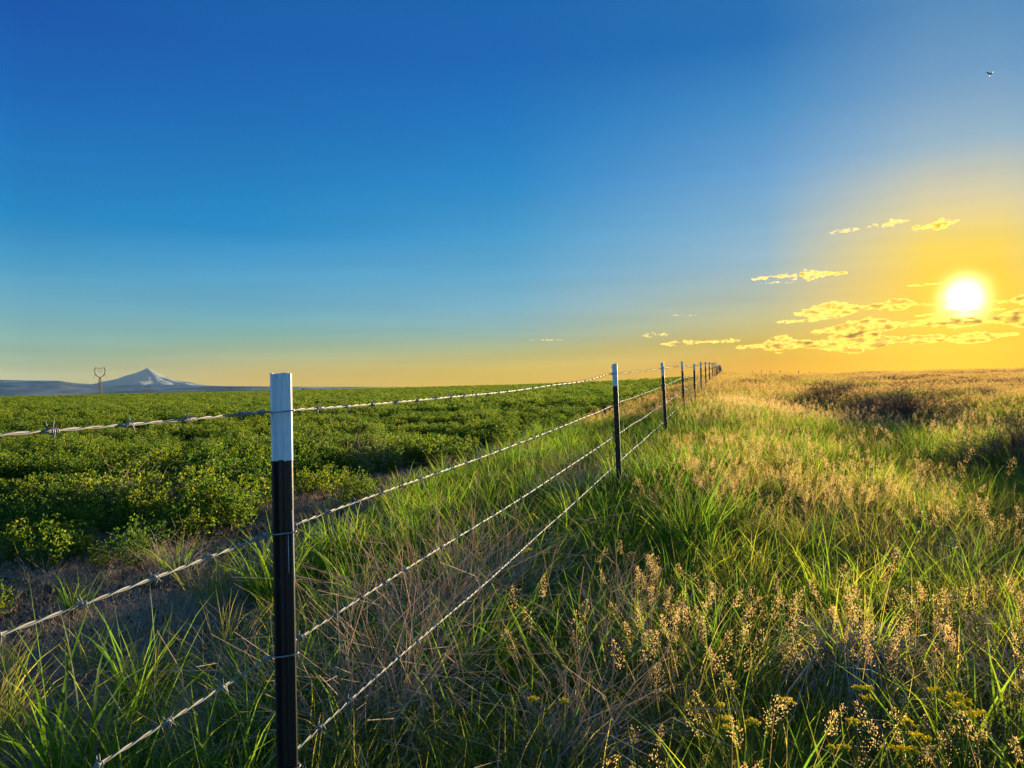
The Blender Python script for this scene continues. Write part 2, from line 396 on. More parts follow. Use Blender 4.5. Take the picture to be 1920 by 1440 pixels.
#                 px     crest slope (pixels above the true horizon), distance of the crest
_AZ = np.degrees(np.arctan((np.array([-900, 0, 250, 500, 700, 960, 1150, 1300, 1355, 1440, 1560, 1640, 1750, 1920, 2600]) - 960) / FPX))
_VS = np.array([-3, -3, -3, -3.2, -2.6, -1.6, 2, 8, 14.5, 10.5, 7, 8.5, 9, 8, 6.])
_RC = np.array([130, 130, 130, 125, 120, 110, 95, 85, 74, 66, 60, 58, 56, 55, 55.])
_PH = np.array([.42, .42, .42, .42, .42, .42, .42, .45, .45, .42, .35, .35, .35, .35, .35])
def ground(x, y):
    x = np.asarray(x, float); y = np.asarray(y, float)
    r = np.hypot(x, y)
    azd = np.degrees(np.arctan2(x, np.maximum(y, 1e-6) + np.where(y <= 0, 1e-6, 0)))
    azd = np.where(y <= 0, np.where(x < 0, -90, 90), azd)
    vs = np.interp(azd, _AZ, _VS); rc = np.interp(azd, _AZ, _RC); ph = np.interp(azd, _AZ, _PH)
    h0 = -EYE - 0.02
    hc = vs / 1460.0 * rc - ph
    slope = (hc - h0) / rc
    a = h0 + slope * r
    b = hc - 0.012 * (r - rc)
    k = 0.12
    h = -k * np.logaddexp(-a / k, -b / k) + 0.0
    h = h + np.exp(-((r - rc) / 18) ** 2) * k * 0.69
    # past the crest the land falls away to a wide valley
    far = np.clip((r - 260) / 2600, 0, 1); far = far * far * (3 - 2 * far)
    h = h - far * 150 - np.clip(r - 3000, 0, 40000) * 0.0012
    lat = fence_lat(x, y)
    near = np.clip(1 - r / 90, 0, 1) * np.clip(r / 3, 0, 1)
    rgt = 1 / (1 + np.exp(-(lat - 1.2) * 2.0))
    h = h + near * rgt * (0.16 * (1 + np.clip((r - 5) / 6, 0, .9)) * fbm(x / 3.1, y / 3.6) + .06 * fbm(x / .9 + 9, y / .9))
    h = h + (1 - rgt) * near * .05 * fbm(x / 2.2 + 30, y / 2.6)
    # a low bank under the fence line
    h = h + .215 * np.exp(-((lat - .35) / np.where(lat > .35, 1.7, .95)) ** 2) * np.clip((r - 3.2) / 4.0, 0, 1) * np.clip((55 - r) / 25, 0, 1)
    # shallow furrow between fence strip and crop
    h = h - .07 * np.exp(-((lat + 3.0) / .6) ** 2) * np.exp(-r / 60)
    return h + EYE
def gz(x, y): return float(ground(np.array([x]), np.array([y]))[0])

nA = 300
rr = np.concatenate([[0], np.geomspace(.25, 12, 110), np.geomspace(12.3, 260, 130), np.geomspace(270, 44000, 60)])
th = np.linspace(0, 2 * math.pi, nA, endpoint=False)
# finer in front of the camera
th = np.concatenate([np.linspace(R(-52), R(52), 260, endpoint=False), np.linspace(R(52), R(308), 80, endpoint=False)])
nA = len(th)
RR, TT = np.meshgrid(rr[1:], th, indexing='ij')
X = RR * np.sin(TT); Y = RR * np.cos(TT)
Z = ground(X, Y)
soft = np.exp(-RR / 14)
Z = Z + soft * .018 * fbm(X * 7, Y * 7, 3)
V = np.concatenate([[[0, 0, gz(0, 0.01)]], np.stack([X, Y, Z], -1).reshape(-1, 3)])
F = []
for j in range(nA): F.append((0, 1 + (j + 1) % nA, 1 + j))
for i in range(len(rr) - 2):
    b0 = 1 + i * nA; b1 = b0 + nA
    for j in range(nA):
        k = (j + 1) % nA
        F.append((b0 + j, b0 + k, b1 + k, b1 + j))
F = [f for f in F if all(V[i][0] < 8000 and V[i][1] > -8000 for i in f)]
go = mesh_obj('ground', V, F, MAT_SOIL, smooth_=True)
tag(go, kind='structure')

# far hills: two ridges, and the snow peak
def ridge(name, pxs, vs, r0, r1, r2, base, amp, nscale, seed, mat, n=220):
    azs = np.arctan((np.asarray(pxs, float) - 960) / FPX)
    A = np.linspace(azs[0], azs[-1], n)
    rs = np.concatenate([np.linspace(r0, r1, 16), np.linspace(r1, r2, 8)[1:]])
    V = []
    for r in rs:
        for a in A:
            top = np.interp(a, azs, vs) / FPX * math.cos(a) * r1 + EYE      # z at the ridge line
            if r <= r1: t = (r - r0) / (r1 - r0); f = t ** 1.3
            else: t = (r2 - r) / (r2 - r1); f = max(t, 0) ** .8
            x, y = r * math.sin(a), r * math.cos(a)
            nz = float(fbm(np.array([x / nscale + seed]), np.array([y / nscale])).item()) * amp * min(1, f * 4) * (1.0 if abs(r - r1) > 1 else .25)
            V.append((x, y, base + (top - base) * f + nz * (1 - .7 * f)))
    m = len(A)
    F = [(i * m + j, i * m + j + 1, (i + 1) * m + j + 1, (i + 1) * m + j) for i in range(len(rs) - 1) for j in range(m - 1)]
    o = mesh_obj(name, V, F, mat, smooth_=True)
    return tag(o, kind='structure')
ridge('distant_hills', [-900, -400, -120, 0, 55, 110, 140, 200, 260, 330, 420, 520, 620, 720, 900, 1100],
      [26, 22, 25, 28, 25.5, 24, 19, 13.5, 12.5, 11.5, 7.5, 4.5, 2.0, -1, -6, -9],
      7000, 14000, 19000, -175, 60, 1300, 4, MAT_HILL)
ridge('lower_hills', [-900, -400, 0, 60, 120, 170, 220, 270, 330, 420, 520, 640, 800],
      [10, 9, 11.5, 9, 6, 5, 4.5, 3.5, 2.0, 1.0, -1, -4, -9],
      3600, 7000, 8500, -168, 25, 700, 9, MAT_HILL)

# peak: asymmetrical cone with gullies
def mountain():
    z = 36000.0
    pk = P(276, 690, z)
    base_z = -200.0
    H = pk.z - base_z
    nr, na = 46, 128
    V = [(pk.x, pk.y, pk.z)]
    pr = ([0, .07, .14, .24, .41, .7, 1], [1, .81, .65, .505, .36, .17, 0])
    pl = ([0, .07, .206, .326, .48, .75, 1], [1, .87, .68, .53, .43, .2, 0])
    for i in range(1, nr):
        t = (i / (nr - 1)) ** 1.25
        for j in range(na):
            a = 2 * math.pi * j / na
            Rr = 5600 * (1 + .06 * math.sin(a * 3 + 1))
            x = pk.x + math.cos(a) * Rr * t; y = pk.y + math.sin(a) * Rr * t
            gul = (abs(math.sin(a * 7 + 2.3 * t + .8 * math.sin(a * 3))) - .6) * 45 * math.sin(math.pi * min(1, t * 1.4))
            nz = float(fbm(np.array([x / 500]), np.array([y / 500])).item()) * 55 * min(1, 4 * t)
            V.append((x, y, base_z + H * ((.5 + .5 * math.cos(a)) * np.interp(t, *pr) + (.5 - .5 * math.cos(a)) * np.interp(t, *pl)) + gul * .8 * min(1, 4 * t) + nz))
    F = [(0, 1 + j, 1 + (j + 1) % na) for j in range(na)]
    for i in range(nr - 2):
        for j in range(na):
            k = (j + 1) % na
            F.append((1 + i * na + j, 1 + (i + 1) * na + j, 1 + (i + 1) * na + k, 1 + i * na + k))
    return tag(mesh_obj('mountain', V, F, MAT_MOUNT, smooth_=True), kind='structure')
mountain()

# dark low rise at the far edge of the crop, just right of the first post
def low_rise():
    y = 190.0
    V = []; n = 40; m = 9
    for i in range(n):
        s = i / (n - 1)
        px = 553 + 80 * s
        prof = min(1, s * 6) * min(1, (1 - s) * 2.2)
        for j in range(m):
            q = j / (m - 1)
            p = P(px, 735, y + (q - .3) * 16)
            top = P(px, 728.6 - 0.5 * math.sin(s * 9), y).z
            g = gz(p.x, p.y) - .3
            V.append((p.x, p.y, g + (top - g) * prof * math.sin(math.pi * min(1, max(0, q))) ** .6))
    F = [(i * m + j, (i + 1) * m + j, (i + 1) * m + j + 1, i * m + j + 1) for i in range(n - 1) for j in range(m - 1)]
    o = mesh_obj('earth_bank', V, F, MAT_SOIL, smooth_=True)
    return tag(o, kind='structure')
low_rise()

# ------------------------------------------------------------------ haze over the whole land
def haze():
    zs0, zs1 = -420.0, 1250.0
    x0, x1, y0, y1 = -45000, 8500, -8500, 45000
    V = [(x, y, z) for z in (zs0, zs1) for x, y in ((x0, y0), (x1, y0), (x1, y1), (x0, y1))]
    F = [(0, 3, 2, 1), (4, 5, 6, 7), (0, 1, 5, 4), (1, 2, 6, 5), (2, 3, 7, 6), (3, 0, 4, 7)]
    m, t = new_mat('air')
    v = t.nodes.new('ShaderNodeVolumePrincipled')
    v.inputs['Color'].default_value = (.50, .62, .70, 1)
    v.inputs['Density'].default_value = HAZE
    v.inputs['Anisotropy'].default_value = 0.1
    o = t.nodes.new('ShaderNodeOutputMaterial'); t.links.new(v.outputs[0], o.inputs['Volume'])
    return tag(mesh_obj('haze', V, F, m), kind='stuff')
HAZE = 3.4e-6
haze()

# ------------------------------------------------------------------ clouds
CZ = 80000.0
PXM = CZ / FPX
def cloud_mat(dens, cover=.47):
    m, t = new_mat('cloud_vapour')
    g = t.nodes.new('ShaderNodeNewGeometry')
    mp = t.nodes.new('ShaderNodeMapping'); k = 1 / (16 * PXM)
    mp.inputs['Scale'].default_value = (k * .75, k * .5, k * 2.2); mp.inputs['Rotation'].default_value = (0, R(6), 0)
    t.links.new(g.outputs['Position'], mp.inputs['Vector'])
    nz = t.nodes.new('ShaderNodeTexNoise'); nz.inputs['Scale'].default_value = 1.0; nz.inputs['Detail'].default_value = 7; nz.inputs['Roughness'].default_value = .68
    t.links.new(mp.outputs[0], nz.inputs['Vector'])
    mr = t.nodes.new('ShaderNodeMapRange'); mr.inputs[1].default_value = cover; mr.inputs[2].default_value = cover + .30
    mr.inputs[3].default_value = 0; mr.inputs[4].default_value = dens
    t.links.new(nz.outputs[0], mr.inputs[0])
    v = t.nodes.new('ShaderNodeVolumePrincipled')
    v.inputs['Color'].default_value = (.92, .72, .20, 1)
    t.links.new(mr.outputs[0], v.inputs['Density'])
    v.inputs['Anisotropy'].default_value = 0.15
    o = t.nodes.new('ShaderNodeOutputMaterial'); t.links.new(v.outputs[0], o.inputs['Volume'])
    m.cycles.volume_step_rate = 0.6
    return m
MAT_CLOUD = cloud_mat(1 / 115.0, .44)
MAT_CLOUD_THIN = cloud_mat(1 / 300.0, .45)
_ico = {}
def ico(sub):
    if sub not in _ico:
        bm = bmesh.new(); bmesh.ops.create_icosphere(bm, subdivisions=sub, radius=1)
        _ico[sub] = ([v.co.copy() for v in bm.verts], [[v.index for v in f.verts] for f in bm.faces]); bm.free()
    return _ico[sub]
def cloud(name, puffs, label, mat=None, vox=0.9, group='small clouds in the evening sky'):
    """puffs: (px, py, half width, half height) in photograph pixels, scattered about in depth"""
    mb = MB(); iv, if_ = ico(1)
    cx = sum(p[0] for p in puffs) / len(puffs); cy = sum(p[1] for p in puffs) / len(puffs)
    c0 = P(cx, cy, CZ)
    for (px, py, hw, hh) in puffs:
        dz = random.uniform(-1, 1) * 4 * PXM
        c = P(px, py, CZ) - c0 + Vector((0, dz, 0))
        dp = max(hw * .6, hh) * PXM
        mb.add([(c.x + v.x * hw * PXM, c.y + v.y * dp, c.z + v.z * hh * PXM) for v in iv], if_)
    o = mb.obj(name, [mat or MAT_CLOUD])
    o.location = c0
    rm = o.modifiers.new('union', 'REMESH'); rm.mode = 'VOXEL'; rm.voxel_size = vox * PXM; rm.adaptivity = 0
    for sz, st in ((6, 2.2), (2.2, 1.6)):
        tx = bpy.data.textures.new('cloud_noise', 'CLOUDS'); tx.noise_scale = sz * PXM; tx.noise_depth = 3
        dm = o.modifiers.new('billow', 'DISPLACE'); dm.texture = tx; dm.strength = st * PXM; dm.mid_level = .42; dm.texture_coords = 'GLOBAL'
        dm.direction = 'NORMAL'
    tag(o, label, 'cloud', group)
    return o
def band(x0, y0, x1, y1, thick, n, seed, hw=(4, 12), hh=(.8, 2.2), curve=0.0):
    if seed in (9, 10, 11, 12, 14, 15, 16): thick *= 1.3; n = int(n * 1.2); hh = (hh[0] * .8, hh[1] * .95)
    rd = random.Random(seed); out = []; n = int(n * 2.6); thick *= 1.35; hw = (hw[0] * .5, hw[1] * .6); hh = (hh[0] * 1.7, hh[1] * 1.6)
    for i in range(n):
        t = rd.random()
        env = math.sin(math.pi * min(1, max(0, t))) ** .5 * (0.55 + .45 * math.sin(t * 9 + seed))
        env = max(env, .15)
        out.append((x0 + (x1 - x0) * t, y0 + (y1 - y0) * t + curve * math.sin(math.pi * t) + rd.uniform(-1, 1) * thick * env,
                    rd.uniform(*hw), rd.uniform(*hh) * (.5 + env * .6)))
    return out
cloud('cloud', band(1555, 437, 1705, 414, 5, 34, 1, (4, 11), (1.2, 3)), 'long wispy pale yellow cloud, left one of the highest pair in the sky', MAT_CLOUD_THIN)
cloud('cloud', band(1712, 430, 1796, 414, 6, 26, 2, (5, 12), (2, 4.5)), 'short bright gold cloud, right one of the highest pair in the sky')
cloud('cloud', band(1414, 522, 1590, 511, 5, 34, 3, (5, 13), (1.5, 4)), 'flat golden cloud alone midway between the highest pair and the cloud bank')
cloud('cloud', band(1425, 531, 1490, 530, 1.5, 8, 4, (4, 9), (.8, 1.4)), 'thin streak just under the flat golden cloud', MAT_CLOUD_THIN)
cloud('cloud', band(1205, 629, 1252, 627, 4, 14, 5, (2, 6), (1, 2)), 'little ragged cloud above the row of far fence posts', MAT_CLOUD_THIN)
cloud('cloud', band(1240, 645, 1385, 638, 3.5, 40, 6, (4, 9), (1.2, 2.6)), 'low string of small gold puffs to the right of the fence tops')
cloud('cloud', band(988, 637, 1054, 638, 1.2, 9, 7, (3, 8), (.6, 1.2)), 'faint pale streak above the crop, leftmost cloud in the sky', MAT_CLOUD_THIN)
cloud('cloud', band(1262, 591, 1312, 591, .6, 6, 8, (6, 12), (.5, .8)), 'faint straight streak high above the far fence posts', MAT_CLOUD_THIN)
cloud('cloud', band(1385, 652, 1520, 640, 8, 60, 9, (5, 14), (1.6, 3.6)), 'lumpy left end of the low cloud bank near the horizon')
cloud('cloud', band(1460, 650, 1760, 632, 9, 110, 10, (12, 30), (2.6, 5.4)), 'broad grey bellied cloud, lowest layer of the bank left of the sun')
cloud('cloud', band(1530, 622, 1775, 602, 9, 100, 11, (10, 24), (2.2, 5)), 'middle layer of the cloud bank left of the sun, grey with gold rims')
cloud('cloud', band(1495, 588, 1715, 568, 9, 90, 12, (8, 20), (1.8, 4.4)), 'upper layer of the cloud bank left of the sun')
cloud('cloud', band(1460, 604, 1535, 600, 2.4, 18, 13, (4, 9), (1.4, 2.4)), 'small detached gold puff at the left of the cloud bank')
cloud('cloud', band(1772, 606, 1990, 590, 8, 90, 14, (12, 30), (3, 6)), 'thick orange cloud right below the sun reaching the picture edge')
cloud('cloud', band(1715, 642, 1905, 626, 6, 70, 15, (10, 24), (1.4, 3)), 'lowest streaky orange cloud below the sun')
cloud('cloud', band(1868, 566, 2000, 556, 5, 50, 16, (8, 16), (1.6, 3.4)), 'orange cloud at the right of the sun running off the picture')
cloud('cloud', band(1720, 592, 1880, 580, 4, 44, 17, (8, 20), (1.0, 2.4)), 'thin glowing cloud strip at the lower left of the sun', MAT_CLOUD_THIN)
cloud('cloud', band(1722, 572, 1785, 568, 3, 22, 20, (6, 14), (1.0, 2.0)), 'small glowing cloud touching the left rim of the sun', MAT_CLOUD_THIN)
cloud('cloud', band(1700, 536, 1775, 531, 1.6, 16, 18, (8, 16), (.8, 1.6)), 'thin white glowing streak at the upper left of the sun', MAT_CLOUD_THIN)

# ------------------------------------------------------------------ the fence
fence = empty('barbed_wire_fence', (FX0, FY0, gz(FX0, FY0)))
tag(fence, 'barbed wire fence on steel T posts with white tops running to the hilltop', 'fence')
finv = Vector(fence.location)
# (post top px, py, depth, lean to the left in degrees)
TOPS = [(520, 700, 1.40, -.25), (1149.5, 682, 5.45, 1.1), (1240, 680, 9.35, 2.1), (1277.5, 677.5, 13.26, 1.4), (1300.3, 682, 17.7, .3),
        (1313, 678.5, 22.0, .1), (1321.9, 678, 26.3, .4), (1329, 678.3, 31.0, .2), (1334.6, 679.6, 36.4, .6), (1338.2, 679.5, 41.0, -.3), (1341.6, 679, 46, .2)]
rp = random.Random(3)
posts = []
for px, py, z, lean in TOPS:
    posts.append((P(px, py, z), lean))
z = 46.0
while z < 150:
    z += 4.15
    x = FX0 + (z - FY0) * FDX / FDY
    g = gz(x, z)
    hcrest = 1.15
    posts.append((Vector((x, z, g + hcrest + rp.uniform(-.04, .04))), rp.uniform(-1, 1.5)))
# one more behind the camera
xb = FX0 - 4.05 * FDX / FDY
posts.insert(0, (Vector((xb, FY0 - 4.05, gz(xb, FY0 - 4.05) + 1.15)), .5))

WIRE_DROP = [.071, .297, .524, .735]
ZF = Vector((0, 0, 1))
fdir = Vector((FDX, FDY, 0)); fnorm = Vector((FDY, -FDX, 0))     # fnorm points to the camera side
def post_section():
    """T section: ribbed face towards the field (-x), stem towards the path (+x)"""
    w = .0175
    face = [(-.004, -w), (-.0065, -w * .75), (-.0035, -w * .5), (-.003, -w * .2), (-.006, 0), (-.003, w * .2), (-.0035, w * .5), (-.0065, w * .75), (-.004, w)]
    half = [(.0, w), (.001, w * .5), (.0022, .0044), (.0065, .0024), (.0105, .0020), (.0128, .0044), (.0150, .0050), (.0170, .0040), (.0188, .0018), (.0225, .0018), (.0248, .0040), (.0272, .0042), (.0290, .0020)]
    backf = half + [(a, -b) for a, b in reversed(half)]
    return [(a, b) for a, b in face + backf]
SEC = post_section()
def add_section(mb, z0, z1, infl=0.0, mi=0, nseg=1, jag=0.0):
    n = len(SEC); V = []; F = []
    for k in range(nseg + 1):
        for (a, b) in SEC:
            s = 1 + infl
            V.append((a * s, b * s, z0 + (z1 - z0) * k / nseg + (jag * random.uniform(-1, 1) if k == nseg else (jag * 2.2 * random.uniform(-1, .3) if k == 0 else 0))))
    for k in range(nseg):
        for i in range(n):
            j = (i + 1) % n
            F.append((k * n + j, k * n + i, (k + 1) * n + i, (k + 1) * n + j))
    F.append(tuple(range(n))); F.append(tuple(range((nseg + 1) * n - 1, nseg * n - 1, -1)))
    mb.add(V, F, mi)
wire_pts = []
for i, (top, lean) in enumerate(posts):
    g = gz(top.x, top.y)
    length = top.z - g + .12
    ax = Vector((-math.sin(R(lean)), 0, math.cos(R(lean))))
    rot = Matrix((fnorm, fdir, ZF)).transposed()          # local x = fnorm, local y = fdir
    q = ZF.rotation_difference(ax)
    mw = q.to_matrix() @ rot
    mb = MB(); tip = .163 * (1 if i < 6 else rp.uniform(.7, 1.1))
    # local origin at the post top, post runs down -z
    if i <= 4: add_section(mb, -length, -tip, 0, 0, 2)
    else: add_section(mb, -length, -tip, .25, 0, 1)
    zz = -.03
    while zz > -length + .25:                              # studs on the face
        if i < 14 and zz < -tip:
            mb.add([(-.006, -.007, zz), (-.006, .007, zz), (-.006, .007, zz + .012), (-.006, -.007, zz + .012),
                    (-.0125, -.005, zz + .001), (-.0125, .005, zz + .001), (-.0125, .005, zz + .009), (-.0125, -.005, zz + .009)],
                   [(4, 5, 6, 7), (0, 1, 5, 4), (1, 2, 6, 5), (2, 3, 7, 6), (3, 0, 4, 7)])
        zz -= .054
    po = mb.obj('post', [MAT_BLACK], fence)
    po.matrix_basis = Matrix.Translation(top - finv) @ mw.to_4x4()
    mt = MB()
    add_section(mt, -tip + .0005, 0, .015 if i < 5 else .28, 0, 2, .0012 if i < 3 else 0)
    zz = -.03
    while zz > -tip + .01:
        if i < 14:
            mt.add([(-.006, -.007, zz), (-.006, .007, zz), (-.006, .007, zz + .012), (-.006, -.007, zz + .012),
                    (-.0125, -.005, zz + .001), (-.0125, .005, zz + .001), (-.0125, .005, zz + .009), (-.0125, -.005, zz + .009)],
                   [(4, 5, 6, 7), (0, 1, 5, 4), (1, 2, 6, 5), (2, 3, 7, 6), (3, 0, 4, 7)])
        zz -= .054
    wt = mt.obj('painted_tip', [MAT_WHITE], po)
    # wire clips
    pts = []
    for k, d in enumerate(WIRE_DROP):
        if i < 7:
            mc = MB()
            yw = .021
            loop = [(-.012, -yw - .012, -d + .002), (-.010, -yw, -d - .001), (0, -.0195, -d - .002), (.012, -.0155, -d - .001), (.0315, -.006, -d + .001),
                    (.033, .0, -d + .001), (.0315, .006, -d + .0015), (.012, .0155, -d + .002), (0, .0195, -d + .003), (-.010, yw, -d + .002), (-.012, yw + .012, -d + .002)]
            mc.tube(loop, .0014 if i < 3 else .002, 6)
            for s in (-1, 1):
                hel = [(-.009 - .0042 * math.cos(a), s * (yw + .010 + .0016 * a / 1.5), -d + .0042 * math.sin(a)) for a in [0.7 * q_ for q_ in range(20)]]
                if i < 4: mc.tube(hel, .0013, 5)
            mc.obj('wire_clip', [MAT_WIRE], po)
        pts.append(top + mw @ Vector((-.0085, 0, -d)))
    wire_pts.append(pts)
    if i == 1:
        md = MB()
        md.tube([(.0292, -.0035, -.255), (.0300, -.0035, -.30), (.0301, -.0030, -.36), (.0300, -.0030, -.385)], [.0006, .0009, .0011, .0022], 6)
        md.tube([(.020, -.0037, -.30), (.0205, -.0040, -.33), (.0205, -.0038, -.372)], [.0005, .001, .0012], 5)
        md.obj('paint_drip', [MAT_DRIP], po, True)

# the four strands: two twisted wires each, a mesh per strand, barbs as sub-parts
def sagpoint(a, b, t, sag):
    p = a.lerp(b, t); p.z -= sag * 4 * t * (1 - t); return p
SAG = [.022, .012, .010, .010]
barb_mesh = {}
def make_barb(seed, fine=True):
    rd = random.Random(seed); mb = MB()
    k = 6 if fine else 3; r = .0011 if fine else .0017
    for s in (-1, 1):
        ph = rd.uniform(0, 6.28)
        hel = [(s * .003 + .0026 * a / 6.28 - .004, .0036 * math.cos(a + ph), .0036 * math.sin(a + ph)) for a in ([.6 * q for q in range(17)] if fine else [0, 2, 4, 6])]
        d0 = Vector((rd.uniform(-.35, .35), math.cos(ph + 1.4), math.sin(ph + 1.4))).normalized()
        d1 = Vector((rd.uniform(-.35, .35), -math.cos(ph + 1.9 + rd.uniform(-.4, .4)), -math.sin(ph + 1.9))).normalized()
        a0 = Vector(hel[0]); a1 = Vector(hel[-1])
        ln = rd.uniform(.011, .016)
        pts = [a0 + d0 * ln, a0 + d0 * ln * .5] + [Vector(h) for h in hel] + [a1 + d1 * ln * .5, a1 + d1 * ln]
        rad = [r * .35, r] + [r] * len(hel) + [r, r * .35]
        mb.tube(pts, rad, k)
    return make_mesh('barb', mb.V, mb.F, [MAT_WIRE], True)
FINE = [make_barb(100 + i) for i in range(5)]
n_barb = 0
rb = random.Random(8)
for k in range(4):
    mb = MB(); stuff = MB()
    strand_pts = [[], []]
    barbs = []
    acc = rb.uniform(0, .1)
    for i in range(len(wire_pts) - 1):
        a, b = wire_pts[i][k], wire_pts[i + 1][k]
        Ls = (b - a).length
        d = (b - a).normalized()
        sag = SAG[k] * (1 + .3 * math.sin(i * 2.1 + k)) * (0.25 if i == 0 else (1 if i < 2 else .35))
        s1 = d.cross(ZF).normalized(); s2 = s1.cross(d)
        near_ = i <= 2
        step = .0055 if i <= 1 else (.012 if i == 2 else (.4 if i < 8 else 1.2))
        n = max(2, int(Ls / step))
        wob = [rb.uniform(-.0022, .0022) * (1.0 if i < 3 else .4) for _ in range(6)]
        for q in range(n + (1 if i == len(wire_pts) - 2 else 0)):
            t = q / n
            p = sagpoint(a, b, t, sag)
            p = p + ZF * sum(w * math.sin((j + 1) * math.pi * t) for j, w in enumerate(wob)) + s1 * wob[0] * math.sin(5 * t)
            s_ = t * Ls
            if i <= 2:
                ph = s_ / .075 * 2 * math.pi * (1 if int(i) % 2 else 1)
                for w_ in (0, 1):
                    strand_pts[w_].append(p + (s1 * math.cos(ph + w_ * math.pi) + s2 * math.sin(ph + w_ * math.pi)) * .00135)
            else:
                strand_pts[0].append(p)
        if i == 2:   # close the fine part here, go on as one thicker line
            for w_ in (0, 1): mb.tube(strand_pts[w_], .00135, 6)
            strand_pts = [[strand_pts[0][-1]], []]
        s_ = acc
        while s_ < Ls:
            t = s_ / Ls
            if .01 < t < .99: barbs.append((i, sagpoint(a, b, t, sag) + ZF * sum(w * math.sin((j + 1) * math.pi * t) for j, w in enumerate(wob)), d))
            s_ += rb.uniform(.115, .135)
        acc = s_ - Ls
    mb.tube(strand_pts[0], .0018, 4)
    wo_ = mb.obj('wire', [MAT_WIRE], fence, True)
    wo_.location = -finv
    for (i, p, d) in barbs:
        if p.y < -1.0 or p.y > 60: continue
        if i <= 2 and n_barb < 290:
            bo = bpy.data.objects.new('barb', FINE[n_barb % 5]); link(bo, wo_)
            bo.matrix_basis = Matrix.Translation(p) @ d.to_track_quat('X', 'Z').to_matrix().to_4x4() @ Matrix.Rotation(rb.uniform(0, 6.28), 4, 'X')
            n_barb += 1
        else:
            o_ = d.cross(ZF).normalized()
            for s in (-1, 1):
                dd = (ZF * rb.uniform(-1, 1) + o_ * rb.uniform(-1, 1)).normalized()
                stuff.tube([p - dd * .017 + d * .003 * s, p + dd * .017 + d * .004 * s], .0016 if p.y < 25 else .0024, 3)
    so_ = stuff.obj('far_barbs', [MAT_WIRE], wo_)
    tag(so_, kind='stuff')

# far row of posts beyond the crest
for n_, (px, py, dpt) in enumerate([(1397, 698, 92), (1411, 696, 96), (1427, 694.5, 100), (1445, 695, 105), (1463, 694.5, 112), (1479, 698, 112), (1497, 694.5, 118), (1518, 697, 118)]):
    t = P(px, py, dpt); g = gz(t.x, t.y)
    mb = MB(); hgt = t.z - g + .3
    r_ = .07
    mb.tube([(0, 0, -.3), (0.02, 0, hgt * .5), (.03, 0, hgt - .32), (.03, 0, hgt - .3)], [r_, r_ * .95, r_ * .85, r_ * .6], 8)
    o = mb.obj('far_post', [MAT_WOODPOST])
    o.location = (t.x, t.y, g)
    o.rotation_euler = (0, R(rp.uniform(-2, 2)), 0)
    tag(o, 'small dark fence post on the skyline right of the barbed wire fence', 'fence post', 'small posts on the skyline')

# ------------------------------------------------------------------ pylons
def pylon(px, py_top, dpt, height, label, rz=0.0):
    t = P(px, py_top, dpt)
    base = t.z - height
    root = empty('power_pylon', (t.x, t.y, base), rz)
    tag(root, label, 'pylon', 'power line pylons')
    H = height; r_ = .30
    waist = H * .70; wz = .9
    bw = 3.6
    legs = [(-1, -1), (1, -1), (1, 1), (-1, 1)]
    for sx, sy in legs:
        mb = MB(); mb.tube([(sx * bw, sy * bw, 0), (sx * wz, sy * wz, waist)], r_, 5); mb.obj('leg', [MAT_PYLON], root)
    mb = MB(); nl = 9
    for i in range(nl):
        z0, z1 = waist * i / nl, waist * (i + 1) / nl
        w0, w1 = bw + (wz - bw) * i / nl, bw + (wz - bw) * (i + 1) / nl
        for j in range(4):
            a, b = legs[j], legs[(j + 1) % 4]
            mb.tube([(a[0] * w0, a[1] * w0, z0), (b[0] * w1, b[1] * w1, z1)], .11, 4)
            mb.tube([(b[0] * w0, b[1] * w0, z0), (a[0] * w1, a[1] * w1, z1)], .11, 4)
            mb.tube([(a[0] * w1, a[1] * w1, z1), (b[0] * w1, b[1] * w1, z1)], .11, 4)
    mb.obj('lattice', [MAT_PYLON], root)
    mb = MB()                                              # the heart shaped window at the head
    hh = H * .28; hw = H * .155
    ring = []
    for s in (-1, 1):
        side = [(0, waist), (s * hw * .5, waist + hh * .10), (s * hw * .86, waist + hh * .32), (s * hw, waist + hh * .58), (s * hw * .98, waist + hh * .82), (s * hw * .86, waist + hh),
                ]
        for yy in (-.6, .6):
            mb.tube([(x, yy, z_) for x, z_ in side], r_ * 1.1, 5)
        for (x0, z0), (x1, z1) in zip(side[:-1], side[1:]):
            mb.tube([(x0, -.6, z0), (x1, .6, z1)], .12, 4)
            mb.tube([(x0, .6, z0), (x1, -.6, z1)], .12, 4)
        mb.tube([(s * hw * .92, 0, waist + hh), (s * hw * .15, 0, waist + hh * .97), (0, 0, waist + hh * .84)], r_ * 1.1, 5)
        mb.tube([(s * hw * .92, 0, waist + hh), (s * hw * .98, 0, waist + hh * 1.05)], r_, 5)
        mb.tube([(s * hw * .62, 0, waist + hh * .26), (s * hw * 1.12, 0, waist + hh * .25)], r_, 5)
    mb.obj('head_frame', [MAT_PYLON], root)
    for x0, z0, x1, z1 in ((-.42, .76, 0, .52), (.42, .76, 0, .52), (-1.1, .25, -1.2, -.16), (1.1, .25, 1.2, -.16)):
        mb = MB(); mb.tube([(hw * x0, 0, waist + hh * z0), (hw * (x0 + x1) / 2, 0, waist + hh * ((z0 + z1) / 2)), (hw * x1, 0, waist + hh * z1)], .2, 6)
        mb.obj('insulator_string', [MAT_PYLON], root)
    return root
pylon(187, 688.5, 1150, 52, 'tallest heart headed steel pylon standing left of the snow peak')
pylon(276, 724.0, 2100, 48, 'faint heart headed pylon in front of the foot of the snow peak')
pylon(426, 726.0, 1700, 46, 'half hidden heart headed pylon right of the snow peak, only its head above the crop')
